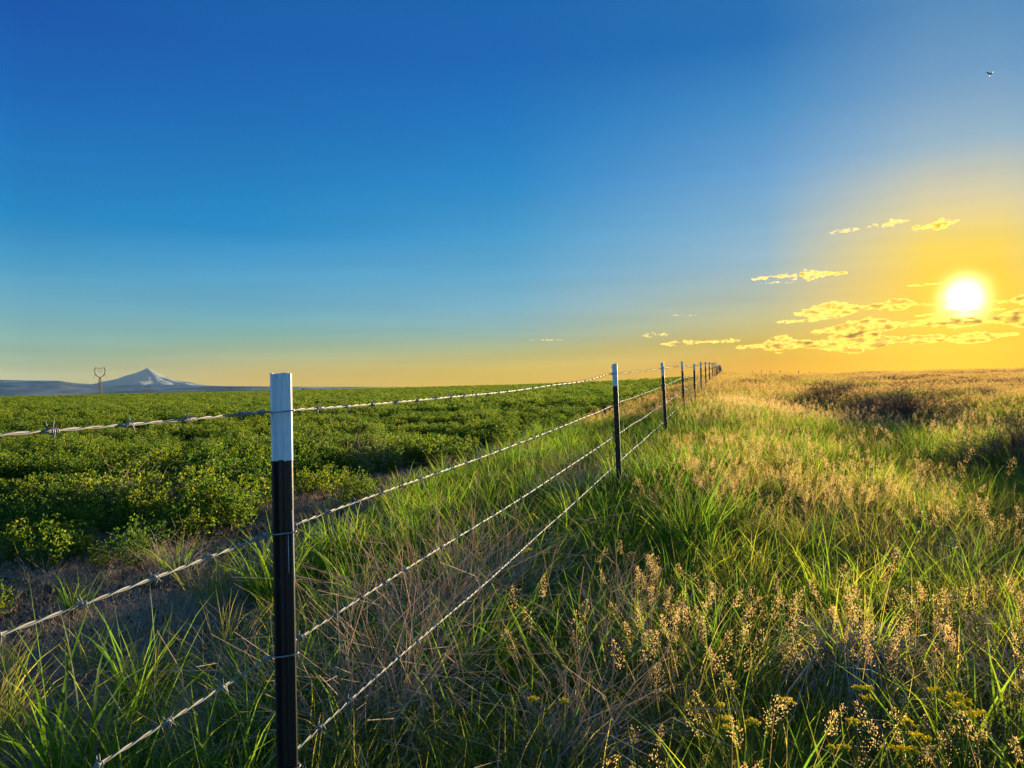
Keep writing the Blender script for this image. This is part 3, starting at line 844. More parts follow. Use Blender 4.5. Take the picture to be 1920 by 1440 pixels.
pylon(191, 729.5, 2600, 48, 'small distant pylon seen behind the legs of the tallest pylon')

# ------------------------------------------------------------------ bird
def bird():
    c = P(1857, 139.5, 27)
    mb = MB()
    body = [(-.16, 0, 0), (-.13, 0, .004), (-.06, 0, .006), (.02, 0, .004), (.09, 0, .012), (.125, 0, .02), (.15, 0, .016)]
    mb.tube(body, [.004, .02, .036, .04, .026, .024, .004], 10, 0)
    root = empty('bird', c)
    root.rotation_euler = (0, 0, R(75))
    tag(root, 'small blurred bird high in the sky at the upper right corner', 'bird')
    mb.add([(-.13, -.012, .0), (-.13, .012, .0), (-.22, .035, .002), (-.22, -.035, .002), (-.13, 0, .006), (-.22, 0, .008)], [(0, 3, 5, 4), (4, 5, 2, 1), (0, 1, 2, 3)])
    mb.obj('body', [MAT_WHITE], root, True)
    for s in (-1, 1):
        w = MB()
        pr = [(.05, s * .02, .02), (.09, s * .06, .06), (.06, s * .10, .09), (-.03, s * .13, .10), (-.05, s * .08, .07), (-.07, s * .05, .045), (-.06, s * .02, .018)]
        V = [(x, y, z + .003) for x, y, z in pr] + [(x, y, z - .003) for x, y, z in pr]
        n = len(pr)
        F = [tuple(range(n)), tuple(range(2 * n - 1, n - 1, -1))] + [(i, (i + 1) % n, n + (i + 1) % n, n + i) for i in range(n)]
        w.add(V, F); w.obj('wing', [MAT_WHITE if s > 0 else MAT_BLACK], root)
bird()

# ------------------------------------------------------------------ plants: meshes
def blades(rd, n, spread, h, w, bend, seg=4, tint=(0.2, .9), lean=(0, 0), up_=1.0, z0=0.0, rootsp=None, fold=True):
    """n tapered, bending blades -> (V,F,T)"""
    az_ = rd.uniform(0, 2 * math.pi, n)
    rad = np.sqrt(rd.uniform(0, 1, n)) * spread
    bx = rad * np.cos(az_ + rd.normal(0, .8, n)); by = rad * np.sin(az_ + rd.normal(0, .8, n))
    H = rd.uniform(h[0], h[1], n); Wd = rd.uniform(w[0], w[1], n); B = rd.uniform(bend[0], bend[1], n)
    tw = rd.uniform(0, math.pi, n)
    ts = np.linspace(0, 1, seg + 1)
    dirx = np.cos(az_) ; diry = np.sin(az_)
    # angle from vertical grows along the blade
    a0 = rd.uniform(.02, .35, n)
    xs = np.zeros(n); zs = np.zeros(n); V = []; 
    centers = []
    for i, t in enumerate(ts):
        if i > 0:
            th_ = a0 + B * (t ** 1.6)
            xs = xs + np.sin(th_) * H / seg; zs = zs + np.cos(th_) * H / seg
        centers.append((bx + dirx * xs + lean[0] * zs, by + diry * xs + lean[1] * zs, zs * up_ + z0))
    sx = -np.sin(az_ + tw * .5); sy = np.cos(az_ + tw * .5)
    prof = [.7, 1.0, .85, .5, 0] if seg == 4 else ([.8, .9, 0] if seg == 2 else [1 - (i / seg) ** 2 for i in range(seg)] + [0])
    VV = np.zeros((n, 2 * seg + 1, 3))
    for i in range(seg):
        cx, cy, cz = centers[i]; hw_ = Wd * prof[i] / 2
        VV[:, 2 * i, 0] = cx - sx * hw_; VV[:, 2 * i, 1] = cy - sy * hw_; VV[:, 2 * i, 2] = cz
        VV[:, 2 * i + 1, 0] = cx + sx * hw_; VV[:, 2 * i + 1, 1] = cy + sy * hw_; VV[:, 2 * i + 1, 2] = cz
    cx, cy, cz = centers[seg]
    VV[:, 2 * seg, 0] = cx; VV[:, 2 * seg, 1] = cy; VV[:, 2 * seg, 2] = cz
    F = []
    for k in range(n):
        b = k * (2 * seg + 1)
        for i in range(seg - 1): F.append((b + 2 * i, b + 2 * i + 1, b + 2 * i + 3, b + 2 * i + 2))
        F.append((b + 2 * seg - 2, b + 2 * seg - 1, b + 2 * seg))
    T = np.repeat(rd.uniform(tint[0], tint[1], n), 2 * seg + 1)
    tips = np.stack(centers[seg], -1)
    return VV.reshape(-1, 3), F, T, tips

def join(parts):
    V = []; F = []; T = []; I = []; n = 0
    for (v, f, t, mi) in parts:
        V.append(np.asarray(v, float)); F += [tuple(i + n for i in q) for q in f]; T.append(np.asarray(t, float)); I += [mi] * len(f); n += len(v)
    return np.concatenate(V), F, np.concatenate(T), I

def leaflets(rd, cen, dirs, length, width, tint):
    """diamond leaflets, 2 triangles each. cen (n,3), dirs (n,3)"""
    n = len(cen)
    d = dirs / np.linalg.norm(dirs, axis=1, keepdims=True)
    rv = rd.normal(0, 1, (n, 3)); s = np.cross(d, rv); s /= np.linalg.norm(s, axis=1, keepdims=True)
    ln = rd.uniform(length[0], length[1], (n, 1)); wd = rd.uniform(width[0], width[1], (n, 1))
    a = cen; b = cen + d * ln * .55 + s * wd / 2; c_ = cen + d * ln; e = cen + d * ln * .55 - s * wd / 2
    V = np.stack([a, b, c_, e], 1).reshape(-1, 3)
    F = [(4 * i, 4 * i + 1, 4 * i + 2, 4 * i + 3) for i in range(n)]
    T = np.repeat(rd.uniform(tint[0], tint[1], n), 4)
    return V, F, T

def rods(rd, A, B_, w, tint, mid=None):
    """thin three sided sticks between A and B (n,3)"""
    n = len(A); d = B_ - A; ln = np.linalg.norm(d, axis=1, keepdims=True) + 1e-9; d = d / ln
    rv = rd.normal(0, 1, (n, 3)); s = np.cross(d, rv); s /= np.linalg.norm(s, axis=1, keepdims=True) + 1e-9
    t = np.cross(d, s)
    w = np.asarray(w).reshape(-1, 1) if np.ndim(w) else w
    ring = [s, -.5 * s + .866 * t, -.5 * s - .866 * t]
    V = np.stack([A + r_ * w for r_ in ring] + [B_ + r_ * w * .6 for r_ in ring], 1).reshape(-1, 3)
    F = []
    for i in range(n):
        b = 6 * i
        F += [(b, b + 1, b + 4, b + 3), (b + 1, b + 2, b + 5, b + 4), (b + 2, b, b + 3, b + 5)]
    T = np.repeat(rd.uniform(tint[0], tint[1], n), 6)
    return V, F, T

def panicle(rd, tips, dirs, length, nseed, seedl, seedw, spread, tint=(.2, 1)):
    """loose seed heads around stem tips"""
    n = len(tips); m = nseed
    t = rd.uniform(0, 1, (n, m, 1))
    L_ = np.asarray(length).reshape(n, 1, 1)
    env = np.sin(np.pi * (0.12 + .85 * t)) ** .8
    off = rd.normal(0, 1, (n, m, 3)) * spread * env * L_
    off[..., 2] *= .5
    cen = tips[:, None, :] + dirs[:, None, :] * L_ * (t - .9) + off
    dd = dirs[:, None, :] * .8 + off / (spread * L_ + 1e-6) * .35 + rd.normal(0, .35, (n, m, 3))
    return leaflets(rd, cen.reshape(-1, 3), dd.reshape(-1, 3), seedl, seedw, tint)

def g_tall_green(seed, n=46, h=(.22, .52), w=(.005, .010), spread=.075):
    rd = np.random.default_rng(seed)
    v, f, t, _ = blades(rd, n, spread, h, w, (.1, 1.5), 4, (.15, .85))
    v2, f2, t2, _ = blades(rd, n // 2, spread * 1.3, (.12, .28), (.004, .007), (.3, 1.6), 4, (.0, .5))
    V, F, T, I = join([(v, f, t, 0), (v2, f2, t2, 0)])
    return make_mesh('grass_tuft', V, F, [MAT_GREEN], True, I, T)
def g_fine(seed, n=80, h=(.14, .34), spread=.11):
    rd = np.random.default_rng(seed)
    v, f, t, _ = blades(rd, n, spread, h, (.0022, .0045), (.1, 1.6), 4, (.1, .95))
    v2, f2, t2, _ = blades(rd, n // 4, spread, (.1, .3), (.0018, .003), (.3, 2.0), 4, (.1, 1))
    V, F, T, I = join([(v, f, t, 0), (v2, f2, t2, 1)])
    return make_mesh('fine_grass', V, F, [MAT_OLIVE, MAT_TAN], True, I, T)
def g_seed(seed, n=7, h=(.34, .56), nseed=110, fine=True):
    rd = np.random.default_rng(seed)
    v, f, t, tips = blades(rd, n, .06, h, (.0018, .0028), (.05, .55), 4, (.1, .9))
    dirs = np.stack([rd.normal(0, .25, n), rd.normal(0, .25, n), np.ones(n)], -1); dirs /= np.linalg.norm(dirs, axis=1, keepdims=True)
    ln = rd.uniform(.05, .12, n)
    v2, f2, t2 = panicle(rd, tips, dirs, ln, nseed, (.0035, .0065), (.0014, .0026), .125)
    v3, f3, t3, _ = blades(rd, 22, .06, (.12, .3), (.0025, .0045), (.2, 1.5), 4, (.1, .9))
    V, F, T, I = join([(v, f, t, 0), (v2, f2, t2, 1), (v3, f3, t3, 2)])
    return make_mesh('seeding_grass', V, F, [MAT_TAN, MAT_SEED, MAT_OLIVE], True, I, T)
def g_dead(seed, n=60, spread=.16, h=(.12, .42)):
    rd = np.random.default_rng(seed)
    v, f, t, _ = blades(rd, n, spread, h, (.0020, .0042), (.4, 2.6), 4, (.1, 1))
    A = np.stack([rd.normal(0, spread * .7, 22), rd.normal(0, spread * .7, 22), rd.uniform(.0, .16, 22)], -1)
    D = np.stack([rd.normal(0, 1, 22), rd.normal(0, 1, 22), rd.uniform(-.1, 1.1, 22)], -1); D /= np.linalg.norm(D, axis=1, keepdims=True)
    Ln = rd.uniform(.1, .34, (22, 1)); Bp = A + D * Ln
    v2, f2, t2 = rods(rd, A, Bp, .0012, (.2, 1))
    D2 = D + rd.normal(0, .5, D.shape); D2 /= np.linalg.norm(D2, axis=1, keepdims=True)
    v3, f3, t3 = rods(rd, Bp, Bp + D2 * Ln * .5, .0009, (.2, 1))
    V, F, T, I = join([(v, f, t, 0), (v2, f2, t2, 0), (v3, f3, t3, 0)])
    return make_mesh('dead_tangle', V, F, [MAT_DEAD], True, I, T)
def g_alfalfa(seed, ns=34, nn=15, rad=.24, ht=(.22, .40), ll=(.018, .031), far=False):
    rd = np.random.default_rng(seed)
    az_ = rd.uniform(0, 2 * math.pi, ns); k = np.sqrt(rd.uniform(0, 1, ns))
    base = np.stack([np.cos(az_) * k * .06, np.sin(az_) * k * .06, np.zeros(ns)], -1)
    H = rd.uniform(ht[0], ht[1], ns) * (1 - .35 * k ** 2)
    tip = np.stack([np.cos(az_) * k * rad, np.sin(az_) * k * rad, H], -1)
    mid = (base + tip) / 2 + np.stack([np.cos(az_) * k * rad * .12, np.sin(az_) * k * rad * .12, -H * .04], -1)
    parts = []
    if not far:
        parts.append((*rods(rd, base, mid, .0016, (0, 1)), 1)); parts.append((*rods(rd, mid, tip, .0012, (0, 1)), 1))
    t = np.concatenate([np.linspace(.22, .9, nn - 5), np.full(5, .97)])[None, :, None] + rd.uniform(-.03, .03, (ns, nn, 1))
    cen = base[:, None] * (1 - t) ** 2 + 2 * mid[:, None] * t * (1 - t) + tip[:, None] * t ** 2
    cen = cen + rd.normal(0, 1, cen.shape) * np.array([.022, .022, .014])
    out = (cen - base[:, None]); out[..., 2] *= .3
    out = out / (np.linalg.norm(out, axis=-1, keepdims=True) + 1e-6)
    cens = []; dirs = []
    for q in range(3):
        dd = out * .4 + rd.normal(0, .7, cen.shape) + np.array([0, 0, .55])
        cens.append(cen.reshape(-1, 3)); dirs.append(dd.reshape(-1, 3))
    v, f, tt = leaflets(rd, np.concatenate(cens), np.concatenate(dirs), ll, (ll[0] * .5, ll[1] * .55), (.1, .95))
    parts.append((v, f, tt, 0))
    V, F, T, I = join(parts)
    return make_mesh('alfalfa_plant', V, F, [MAT_ALFA, MAT_ASTEM], False, I, T)
def g_seedlings(seed, green=False):
    rd = np.random.default_rng(seed)
    n = 70
    v, f, t, tips = blades(rd, n, .2, (.02, .075), (.0012, .0026), (.1, 1.5), 2, (.1, 1))
    v2, f2, t2 = panicle(rd, tips[:34], np.tile(np.array([[0, 0, 1.]]), (34, 1)), rd.uniform(.012, .03, 34), 8, (.003, .006), (.0015, .003), .3)
    V, F, T, I = join([(v, f, t, 0), (v2, f2, t2, 0)])
    return make_mesh('seedlings', V, F, [MAT_SPROUT if green else MAT_SHOOT], True, I, T)
def g_patch(seed, mats, n, size, h, w, nst, seedn, tint=(.1, .95), mi2=1, bend=(.1, 1.2), sl=(.012, .026)):
    """metre wide patch of grass for the distance"""
    rd = np.random.default_rng(seed)
    v, f, t, _ = blades(rd, n, size, h, w, bend, 2, tint)
    parts = [(v, f, t, 0)]
    if nst:
        v2, f2, t2, tips = blades(rd, nst, size, (h[1] * .8, h[1] * 1.25), (w[0] * .5, w[0] * .7), (.05, .5), 2, tint)
        dirs = np.tile(np.array([[0., 0, 1]]), (nst, 1))
        v3, f3, t3 = panicle(rd, tips, dirs, rd.uniform(.07, .14, nst), seedn, sl, (sl[0] * .35, sl[1] * .35), .16)
        parts += [(v2, f2, t2, 1), (v3, f3, t3, mi2)]
    V, F, T, I = join(parts)
    return make_mesh('grass_patch', V, F, mats, True, I, T)
def g_shrub(seed, rad=.5, ht=.45, n=2600, mats=None):
    rd = np.random.default_rng(seed)
    nb = 60
    az_ = rd.uniform(0, 2 * math.pi, nb); el = rd.uniform(.15, 1.5, nb)
    A = rd.normal(0, .03, (nb, 3)); A[:, 2] = abs(A[:, 2])
    D = np.stack([np.cos(az_) * np.cos(el) * rad, np.sin(az_) * np.cos(el) * rad, np.sin(el) * ht], -1)
    Bp = A + D * .55
    parts = [(*rods(rd, A, Bp, .004, (.0, .5)), 0)]
    k = 7
    C = (Bp[:, None] + D[:, None] * .45 * rd.uniform(.5, 1.1, (nb, k, 1)) + rd.normal(0, .09 * rad / .5, (nb, k, 3))).reshape(-1, 3)
    parts.append((*rods(rd, np.repeat(Bp, k, 0), C, .0018, (.1, .7)), 0))
    j = 5
    E = (C[:, None] + rd.normal(0, .055 * rad / .5, (len(C), j, 3))).reshape(-1, 3)
    parts.append((*rods(rd, np.repeat(C, j, 0), E, .0011, (.2, 1)), 0))
    idx = rd.integers(0, len(E), n)
    cen = E[idx] + rd.normal(0, .02, (n, 3)); cen[:, 2] = abs(cen[:, 2])
    v, f, t = leaflets(rd, cen, rd.normal(0, 1, (n, 3)) + np.array([0, 0, .5]), (.008, .018), (.003, .007), (.2, 1))
    parts.append((v, f, t, 0))
    V, F, T, I = join(parts)
    V[:, 2] = np.maximum(V[:, 2], -.02)
    return make_mesh('shrub', V, F, mats or [MAT_SHRUB], False, I, T)

# ------------------------------------------------------------------ scatter as geometry nodes on point clouds
def scatter(name, meshes, pts, scl, rot, idx, label):
    """one stuff object whose modifier sets the plant meshes on its points"""
    n = len(pts)
    me = bpy.data.meshes.new(name); me.vertices.add(n)
    me.vertices.foreach_set('co', np.asarray(pts, np.float32).ravel())
    a = me.attributes.new('scl', 'FLOAT_VECTOR', 'POINT'); a.data.foreach_set('vector', np.asarray(scl, np.float32).ravel())
    a = me.attributes.new('rot', 'FLOAT_VECTOR', 'POINT'); a.data.foreach_set('vector', np.asarray(rot, np.float32).ravel())
    a = me.attributes.new('pick', 'INT', 'POINT'); a.data.foreach_set('value', np.asarray(idx, np.int32))
    o = link(bpy.data.objects.new(name, me))
    tag(o, label, kind='stuff')
    g = bpy.data.node_groups.new('scatter_' + name, 'GeometryNodeTree')
    g.interface.new_socket('Geometry', in_out='INPUT', socket_type='NodeSocketGeometry')
    g.interface.new_socket('Geometry', in_out='OUTPUT', socket_type='NodeSocketGeometry')
    gi = g.nodes.new('NodeGroupInput'); gout = g.nodes.new('NodeGroupOutput')
    j = g.nodes.new('GeometryNodeGeometryToInstance')
    for m in reversed(meshes):     # a multi-input socket lists its links last to first
        src = bpy.data.objects.new(name + '_source', m)
        oi = g.nodes.new('GeometryNodeObjectInfo'); oi.inputs['Object'].default_value = src; oi.inputs['As Instance'].default_value = False
        g.links.new(oi.outputs['Geometry'], j.inputs[0])
    iop = g.nodes.new('GeometryNodeInstanceOnPoints')
    def named(nm, ty):
        q = g.nodes.new('GeometryNodeInputNamedAttribute'); q.data_type = ty; q.inputs['Name'].default_value = nm
        return q.outputs['Attribute']
    g.links.new(gi.outputs[0], iop.inputs['Points']); g.links.new(j.outputs[0], iop.inputs['Instance'])
    iop.inputs['Pick Instance'].default_value = True
    g.links.new(named('pick', 'INT'), iop.inputs['Instance Index'])
    er = g.nodes.new('FunctionNodeEulerToRotation'); g.links.new(named('rot', 'FLOAT_VECTOR'), er.inputs[0])
    g.links.new(er.outputs[0], iop.inputs['Rotation'])
    g.links.new(named('scl', 'FLOAT_VECTOR'), iop.inputs['Scale'])
    g.links.new(iop.outputs[0], gout.inputs[0])
    md = o.modifiers.new('plants', 'NODES'); md.node_group = g
    return o

def sector(r0, r1, dens, a0=-50, a1=50, jit=1.0):
    """random points in a ring sector around the viewer"""
    area = (r1 ** 2 - r0 ** 2) * R(a1 - a0) / 2
    n = int(area * dens)
    r = np.sqrt(rng.uniform(r0 ** 2, r1 ** 2, n)); a = R(a0) + rng.uniform(0, 1, n) * R(a1 - a0)
    return r * np.sin(a), r * np.cos(a)

EXCL = []      # (x, y, radius): places kept for single plants
NOCLEAR = set()
def put(store, x, y, k, s, tilt=.12, sz=None, dz=0.0):
    x = np.asarray(x); y = np.asarray(y); ok = np.ones(len(x), bool)
    if store.get('clear', True):
        for (ex, ey, er) in EXCL: ok &= np.hypot(x - ex, y - ey) > er
    x, y = x[ok], y[ok]; k = np.asarray(k)[ok]
    if np.ndim(s): s = np.asarray(s)[ok]
    if sz is not None and np.ndim(sz): sz = np.asarray(sz)[ok]
    n = len(x)
    if n == 0: return
    z = ground(x, y) + dz
    s = np.broadcast_to(s, n); sz = s if sz is None else np.broadcast_to(sz, n)
    store['p'].append(np.stack([x, y, z], -1)); store['s'].append(np.stack([s, s, sz], -1))
    store['r'].append(np.stack([rng.normal(0, tilt, n), rng.normal(0, tilt, n), rng.uniform(0, 6.28, n)], -1))
    store['k'].append(np.asarray(k))
def new_store(): return {'p': [], 's': [], 'r': [], 'k': []}
def flush(name, meshes, st, label):
    scatter(name, meshes, np.concatenate(st['p']), np.concatenate(st['s']), np.concatenate(st['r']), np.concatenate(st['k']), label)

def zone(x, y): return fence_lat(x, y)

tall = [g_tall_green(20 + i, h=(.2, .46 + .04 * i)) for i in range(4)]
fine = [g_fine(30 + i) for i in range(4)]
seedg = [g_seed(40 + i) for i in range(5)]
dead = [g_dead(50 + i) for i in range(4)]
alfa = [g_alfalfa(60 + i) for i in range(4)]
alfa_far = [g_alfalfa(70 + i, 46, 13, .42, (.22, .40), (.024, .042), True) for i in range(3)]
seedl = [g_seedlings(80), g_seedlings(81), g_seedlings(82, True)]
p_green = [g_patch(90 + i, [MAT_GREEN, MAT_TAN, MAT_SEED], 420, .42, (.14, .36), (.006, .012), 16, 26) for i in range(3)]
p_olive = [g_patch(94 + i, [MAT_OLIVE, MAT_TAN, MAT_SEED], 380, .42, (.12, .32), (.006, .011), 42, 26) for i in range(3)]
p_cheat = [g_patch(98 + i, [MAT_CHEAT, MAT_TAN, MAT_CHEAT], 380, .45, (.08, .24), (.006, .010), 90, 22) for i in range(3)]
p_dark = [g_patch(104 + i, [MAT_SHRUB, MAT_SHRUB, MAT_SHRUB], 360, .40, (.1, .3), (.006, .012), 40, 26) for i in range(2)]
shrubs = [g_shrub(110 + i) for i in range(3)]

def noise2(x, y, s, o=3, off=0): return fbm(x / s + off, y / s + off * .7, o)

def at_height(px, py, h=0.0):
    """where the view ray through a pixel of the photograph comes down to h above the ground"""
    d = P(px, py, 1.0) - Vector((0, 0, EYE))
    t = .5
    while t < 120:
        p = Vector((0, 0, EYE)) + d * t
        if p.z < gz(p.x, p.y) + h: break
        t *= 1.006
    return p.x, p.y
def at_ground(px, py): return at_height(px, py, 0.0)
WEEDS = [  # pixel of the heap's middle, radius, height, stalks, cleared radius, label
    (715, 1320, .28, .38, 620, .2, 'heap of bleached dead stalks at bottom centre, right of the first post'),
    (810, 1160, .25, .48, 380, .17, 'tall tangled dead weed rising into the lowest wire'),
    (930, 1090, .23, .46, 320, .14, 'brownish dead weed standing right under the lowest wire'),
    (1070, 1400, .15, .30, 300, .14, 'fan of thick broken dead stems at the bottom edge'),
    (1090, 915, .26, .42, 260, .0, 'grey dead weed at the foot of the second post'),
    (1160, 1220, .2, .34, 200, .1, 'loose dead weed in the green grass left of the tussock'),
    (420, 1390, .2, .26, 150, .0, 'thin dry weed at the foot of the first post'),
    (690, 860, .40, .45, 220, .2, 'pale dry weed at the crop edge behind the first post'),
    (250, 940, .25, .42, 130, .15, 'sparse dry stalks at the near left edge of the crop'),
    (1850, 1260, .22, .30, 170, .14, 'dark dead weed at the lower right edge')]
FLOWERS = [(1640, 1312, 1.0, 'yellow flat topped flower in front of the grass tussock', 3),
        (1390, 1362, 1.0, 'yellow flower cluster low in the picture left of the tussock', 4),
        (1800, 1342, 1.25, 'largest yellow flower cluster near the bottom right corner', 6),
        (1690, 1400, 1.05, 'yellow flower cluster at the bottom edge below the tussock', 5),
        (1022, 1333, .8, 'little pair of yellow buds beside the broken dead stems', 2),
        (992, 1056, .9, 'yellow flower just right of the lowest wire', 2),
        (1562, 1400, .8, 'yellow flower touching the bottom edge between two others', 2),
        (1438, 1325, .9, 'yellow flower head directly above the lower left cluster', 2),
        (1425, 1116, .8, 'small green yellow flower among tall grass at mid right', 2),
        (640, 905, 1.2, 'yellow flowering weed at the crop edge right of the first post', 4)]
TUSSOCK = at_height(1600, 1260, .16)
for w in WEEDS:
    a_, b_ = at_height(w[0], w[1], w[3] * .4); EXCL.append((a_, b_, w[5]))
for f in FLOWERS:
    a_, b_ = at_height(f[0], f[1], .3); EXCL.append((a_, b_, .035))
EXCL.append((*TUSSOCK, .07)); EXCL.append((TUSSOCK[0] * .93, TUSSOCK[1] * .93, .06))

# --- right of the fence and the strip along it
st = new_store()
# tall green tufts
for r0, r1, dn in ((.55, 4, 40), (4, 9, 38), (9, 16, 24)):
    x, y = sector(r0, r1, dn); lat = zone(x, y)
    nz = noise2(x, y, 1.3, 3, 4)
    lim = np.interp(y, [1.2, 3.0, 6.5, 12], [-.75, -1.15, -2.2, -2.6])
    keep = (lat > lim + .5 * nz) & ((rng.uniform(size=len(x)) < np.clip(.5 + 1.3 * nz, .08, 1) * np.where(lat > .2, .85, 1)) | ((lat < .1) & (rng.uniform(size=len(x)) < .85)))
    x, y, lat = x[keep], y[keep], lat[keep]
    s = rng.uniform(.55, 1.1, len(x)) * np.where(lat < 0, .88, .9)
    put(st, x, y, rng.integers(0, 4, len(x)), s)
# fine olive grass everywhere on the right
for r0, r1, dn in ((.55, 4, 60), (4, 9, 46), (9, 16, 26)):
    x, y = sector(r0, r1, dn); lat = zone(x, y)
    keep = (lat > -.3) | ((lat > -1.3) & (rng.uniform(size=len(x)) < .3)) | ((lat > -2.3) & (rng.uniform(size=len(x)) < np.where(y > 6, .4, .03)))
    x, y = x[keep], y[keep]
    put(st, x, y, 4 + rng.integers(0, 4, len(x)), rng.uniform(.65, 1.25, len(x)))
px_, py_ = rng.uniform(-.25, .9, 60), rng.uniform(3.9, 6.6, 60)
fx_ = FX0 + (py_ - FY0) * FDX / FDY + px_
put(st, fx_, py_, rng.integers(0, 4, 60), rng.uniform(.85, 1.15, 60))
flush('grass', tall + fine, st, 'green grass growing along and right of the fence')

st = new_store()
for r0, r1, dn in ((.6, 4, 19), (4, 9, 28), (9, 16, 24)):
    x, y = sector(r0, r1, dn); lat = zone(x, y)
    nz = noise2(x, y, 1.6, 3, 21)
    keep = (lat > .3) & (rng.uniform(size=len(x)) < np.clip(.25 + 2.6 * nz, .03, 1))
    x, y = x[keep], y[keep]
    put(st, x, y, rng.integers(0, 5, len(x)), rng.uniform(.7, 1.1, len(x)))
flush('seeding_grass', seedg, st, 'tan seed heads of dry grass among the green')

st = new_store()
for r0, r1, dn in ((.6, 5, 9), (5, 14, 5)):
    x, y = sector(r0, r1, dn); lat = zone(x, y)
    nz = noise2(x, y, 1.1, 3, 33)
    keep = ((lat > -.1) & (rng.uniform(size=len(x)) < np.clip(.15 + 1.5 * nz, .04, 1))) | ((lat > -4.6) & (lat < -.1) & (rng.uniform(size=len(x)) < .14))
    x, y = x[keep], y[keep]
    put(st, x, y, rng.integers(0, 4, len(x)), rng.uniform(.6, 1.2, len(x)))
flush('dry_grass', dead, st, 'grey dead stalks tangled in the grass')

# mid distance and far grass right of the fence
st = new_store()
for r0, r1, dn, sc0 in ((14.5, 30, 5.5, .95), (30, 60, 3.2, 1.15), (60, 100, 1.6, 1.4)):
    x, y = sector(r0, r1, dn, -5, 50); lat = zone(x, y)
    az_ = np.degrees(np.arctan2(x, y)); r = np.hypot(x, y)
    nz = noise2(x, y, 4.5, 3, 51); nz2 = noise2(x, y, 2.6, 3, 73)
    keep = lat > -1.9 + .6 * nz
    cheat = (lat > 6.5 + 4.0 * nz) & (r > 17)
    dark = (~cheat) & (nz2 > .30)
    cheatdark = cheat & (nz2 > .5)
    green = (~cheat) & (~dark) & (nz + .3 * np.exp(-np.abs(lat - .3)) > -.22)
    kind_ = np.where(cheat, 6 + rng.integers(0, 3, len(x)), np.where(dark, 9 + rng.integers(0, 2, len(x)), np.where(green, rng.integers(0, 3, len(x)), 3 + rng.integers(0, 3, len(x)))))
    kind_ = np.where(cheatdark, 9 + rng.integers(0, 2, len(x)), kind_)
    x, y, kind_ = x[keep], y[keep], kind_[keep]
    put(st, x, y, kind_, rng.uniform(.75, 1.2, len(x)) * sc0, .05, rng.uniform(.7, 1.25, len(x)) * (1 + (sc0 - 1) * .4))
flush('far_grass', p_green + p_olive + p_cheat + p_dark, st, 'tan and green grass covering the rise towards the sun')

# --- bare strip with seedlings
def g_clods(seed):
    rd = np.random.default_rng(seed); iv, if_ = ico(1); parts = []
    for i in range(46):
        c = np.array([rd.normal(0, .12), rd.normal(0, .12), 0]); sz_ = abs(rd.normal(0, .006)) + .003
        v = np.array([tuple(q) for q in iv]) * sz_ * rd.uniform(.6, 1.3, 3) * rd.uniform(.8, 1.2, (len(iv), 1)) + c
        parts.append((v, if_, np.full(len(v), .5), 0))
    V, F, T, I = join(parts)
    return make_mesh('clods', V, F, [MAT_SOIL], False, I, T)
st = new_store(); st['clear'] = False
x, y = sector(.8, 16, 26, -50, 14); lat = zone(x, y)
keep = (lat < -.6) & (lat > -5.0)
x, y = x[keep], y[keep]
put(st, x, y, rng.integers(0, 2, len(x)), rng.uniform(.6, 1.6, len(x)), dz=-.002)
flush('soil_crumbs', [g_clods(1), g_clods(2)], st, 'crumbs and clods of dry soil on the bare strip')
st = new_store()
x, y = sector(.8, 30, 42, -50, 18); lat = zone(x, y); r = np.hypot(x, y)
keep = (lat < -1.2) & (lat > -5.0) & (rng.uniform(size=len(x)) < np.clip(1.3 - np.abs(lat + 2.9) / 2.6, 0, 1))
x, y = x[keep], y[keep]
nz = noise2(x, y, .9, 3, 88)
k = np.where(nz + rng.normal(0, .15, len(x)) > .18, 2, rng.integers(0, 2, len(x)))
put(st, x, y, k, rng.uniform(.7, 1.3, len(x)))
flush('seedlings', seedl, st, 'low dry seedlings covering the bare soil strip')

# --- alfalfa crop: the nearest plants one by one, the rest as a mass
def crop_points(r0, r1, dn):
    x, y = sector(r0, r1, dn, -50, 17); lat = zone(x, y)
    r_c = np.hypot(x, y)
    edge = -3.0 - .4 * np.exp(-r_c / 7) + .9 * noise2(x, y, 1.1, 2, 61)
    keep = lat < edge
    # thinner towards the edge
    keep &= rng.uniform(size=len(x)) < np.clip((edge - lat) / 1.2 + .35, 0, 1)
    return x[keep], y[keep]
x, y = crop_points(3.0, 26, 10.5)
r = np.hypot(x, y); o_ = np.argsort(r); x, y, r = x[o_], y[o_], r[o_]
s = rng.uniform(.5, 1.1, len(x)) * (1 + .35 * noise2(x, y, 1.8, 2, 12))
NI = 200
inview = (np.abs(np.degrees(np.arctan2(x, y))) < 37)
ids = np.where(inview)[0][:NI]
mask = np.zeros(len(x), bool); mask[ids] = True
zs = ground(x, y)
for i in ids:
    o = bpy.data.objects.new('alfalfa_plant', alfa[int(rng.integers(0, 4))]); link(o)
    o.location = (x[i], y[i], zs[i] - .01); o.rotation_euler = (rng.normal(0, .08), rng.normal(0, .08), rng.uniform(0, 6.28))
    o.scale = (s[i], s[i], s[i])
    tag(o, 'bushy green alfalfa plant at the near edge of the crop left of the fence', 'crop plant', 'alfalfa plants at the near edge of the field')
st = new_store()
put(st, x[~mask], y[~mask], rng.integers(0, 4, int((~mask).sum())), s[~mask], .08)
x, y = crop_points(24, 60, 3.9)
put(st, x, y, 4 + rng.integers(0, 3, len(x)), rng.uniform(.6, 1.3, len(x)), .06, rng.uniform(.6, 1.35, len(x)))
x, y = crop_points(60, 150, 1.35)
put(st, x, y, 4 + rng.integers(0, 3, len(x)), rng.uniform(1.0, 1.7, len(x)), .04, rng.uniform(.75, 1.35, len(x)))
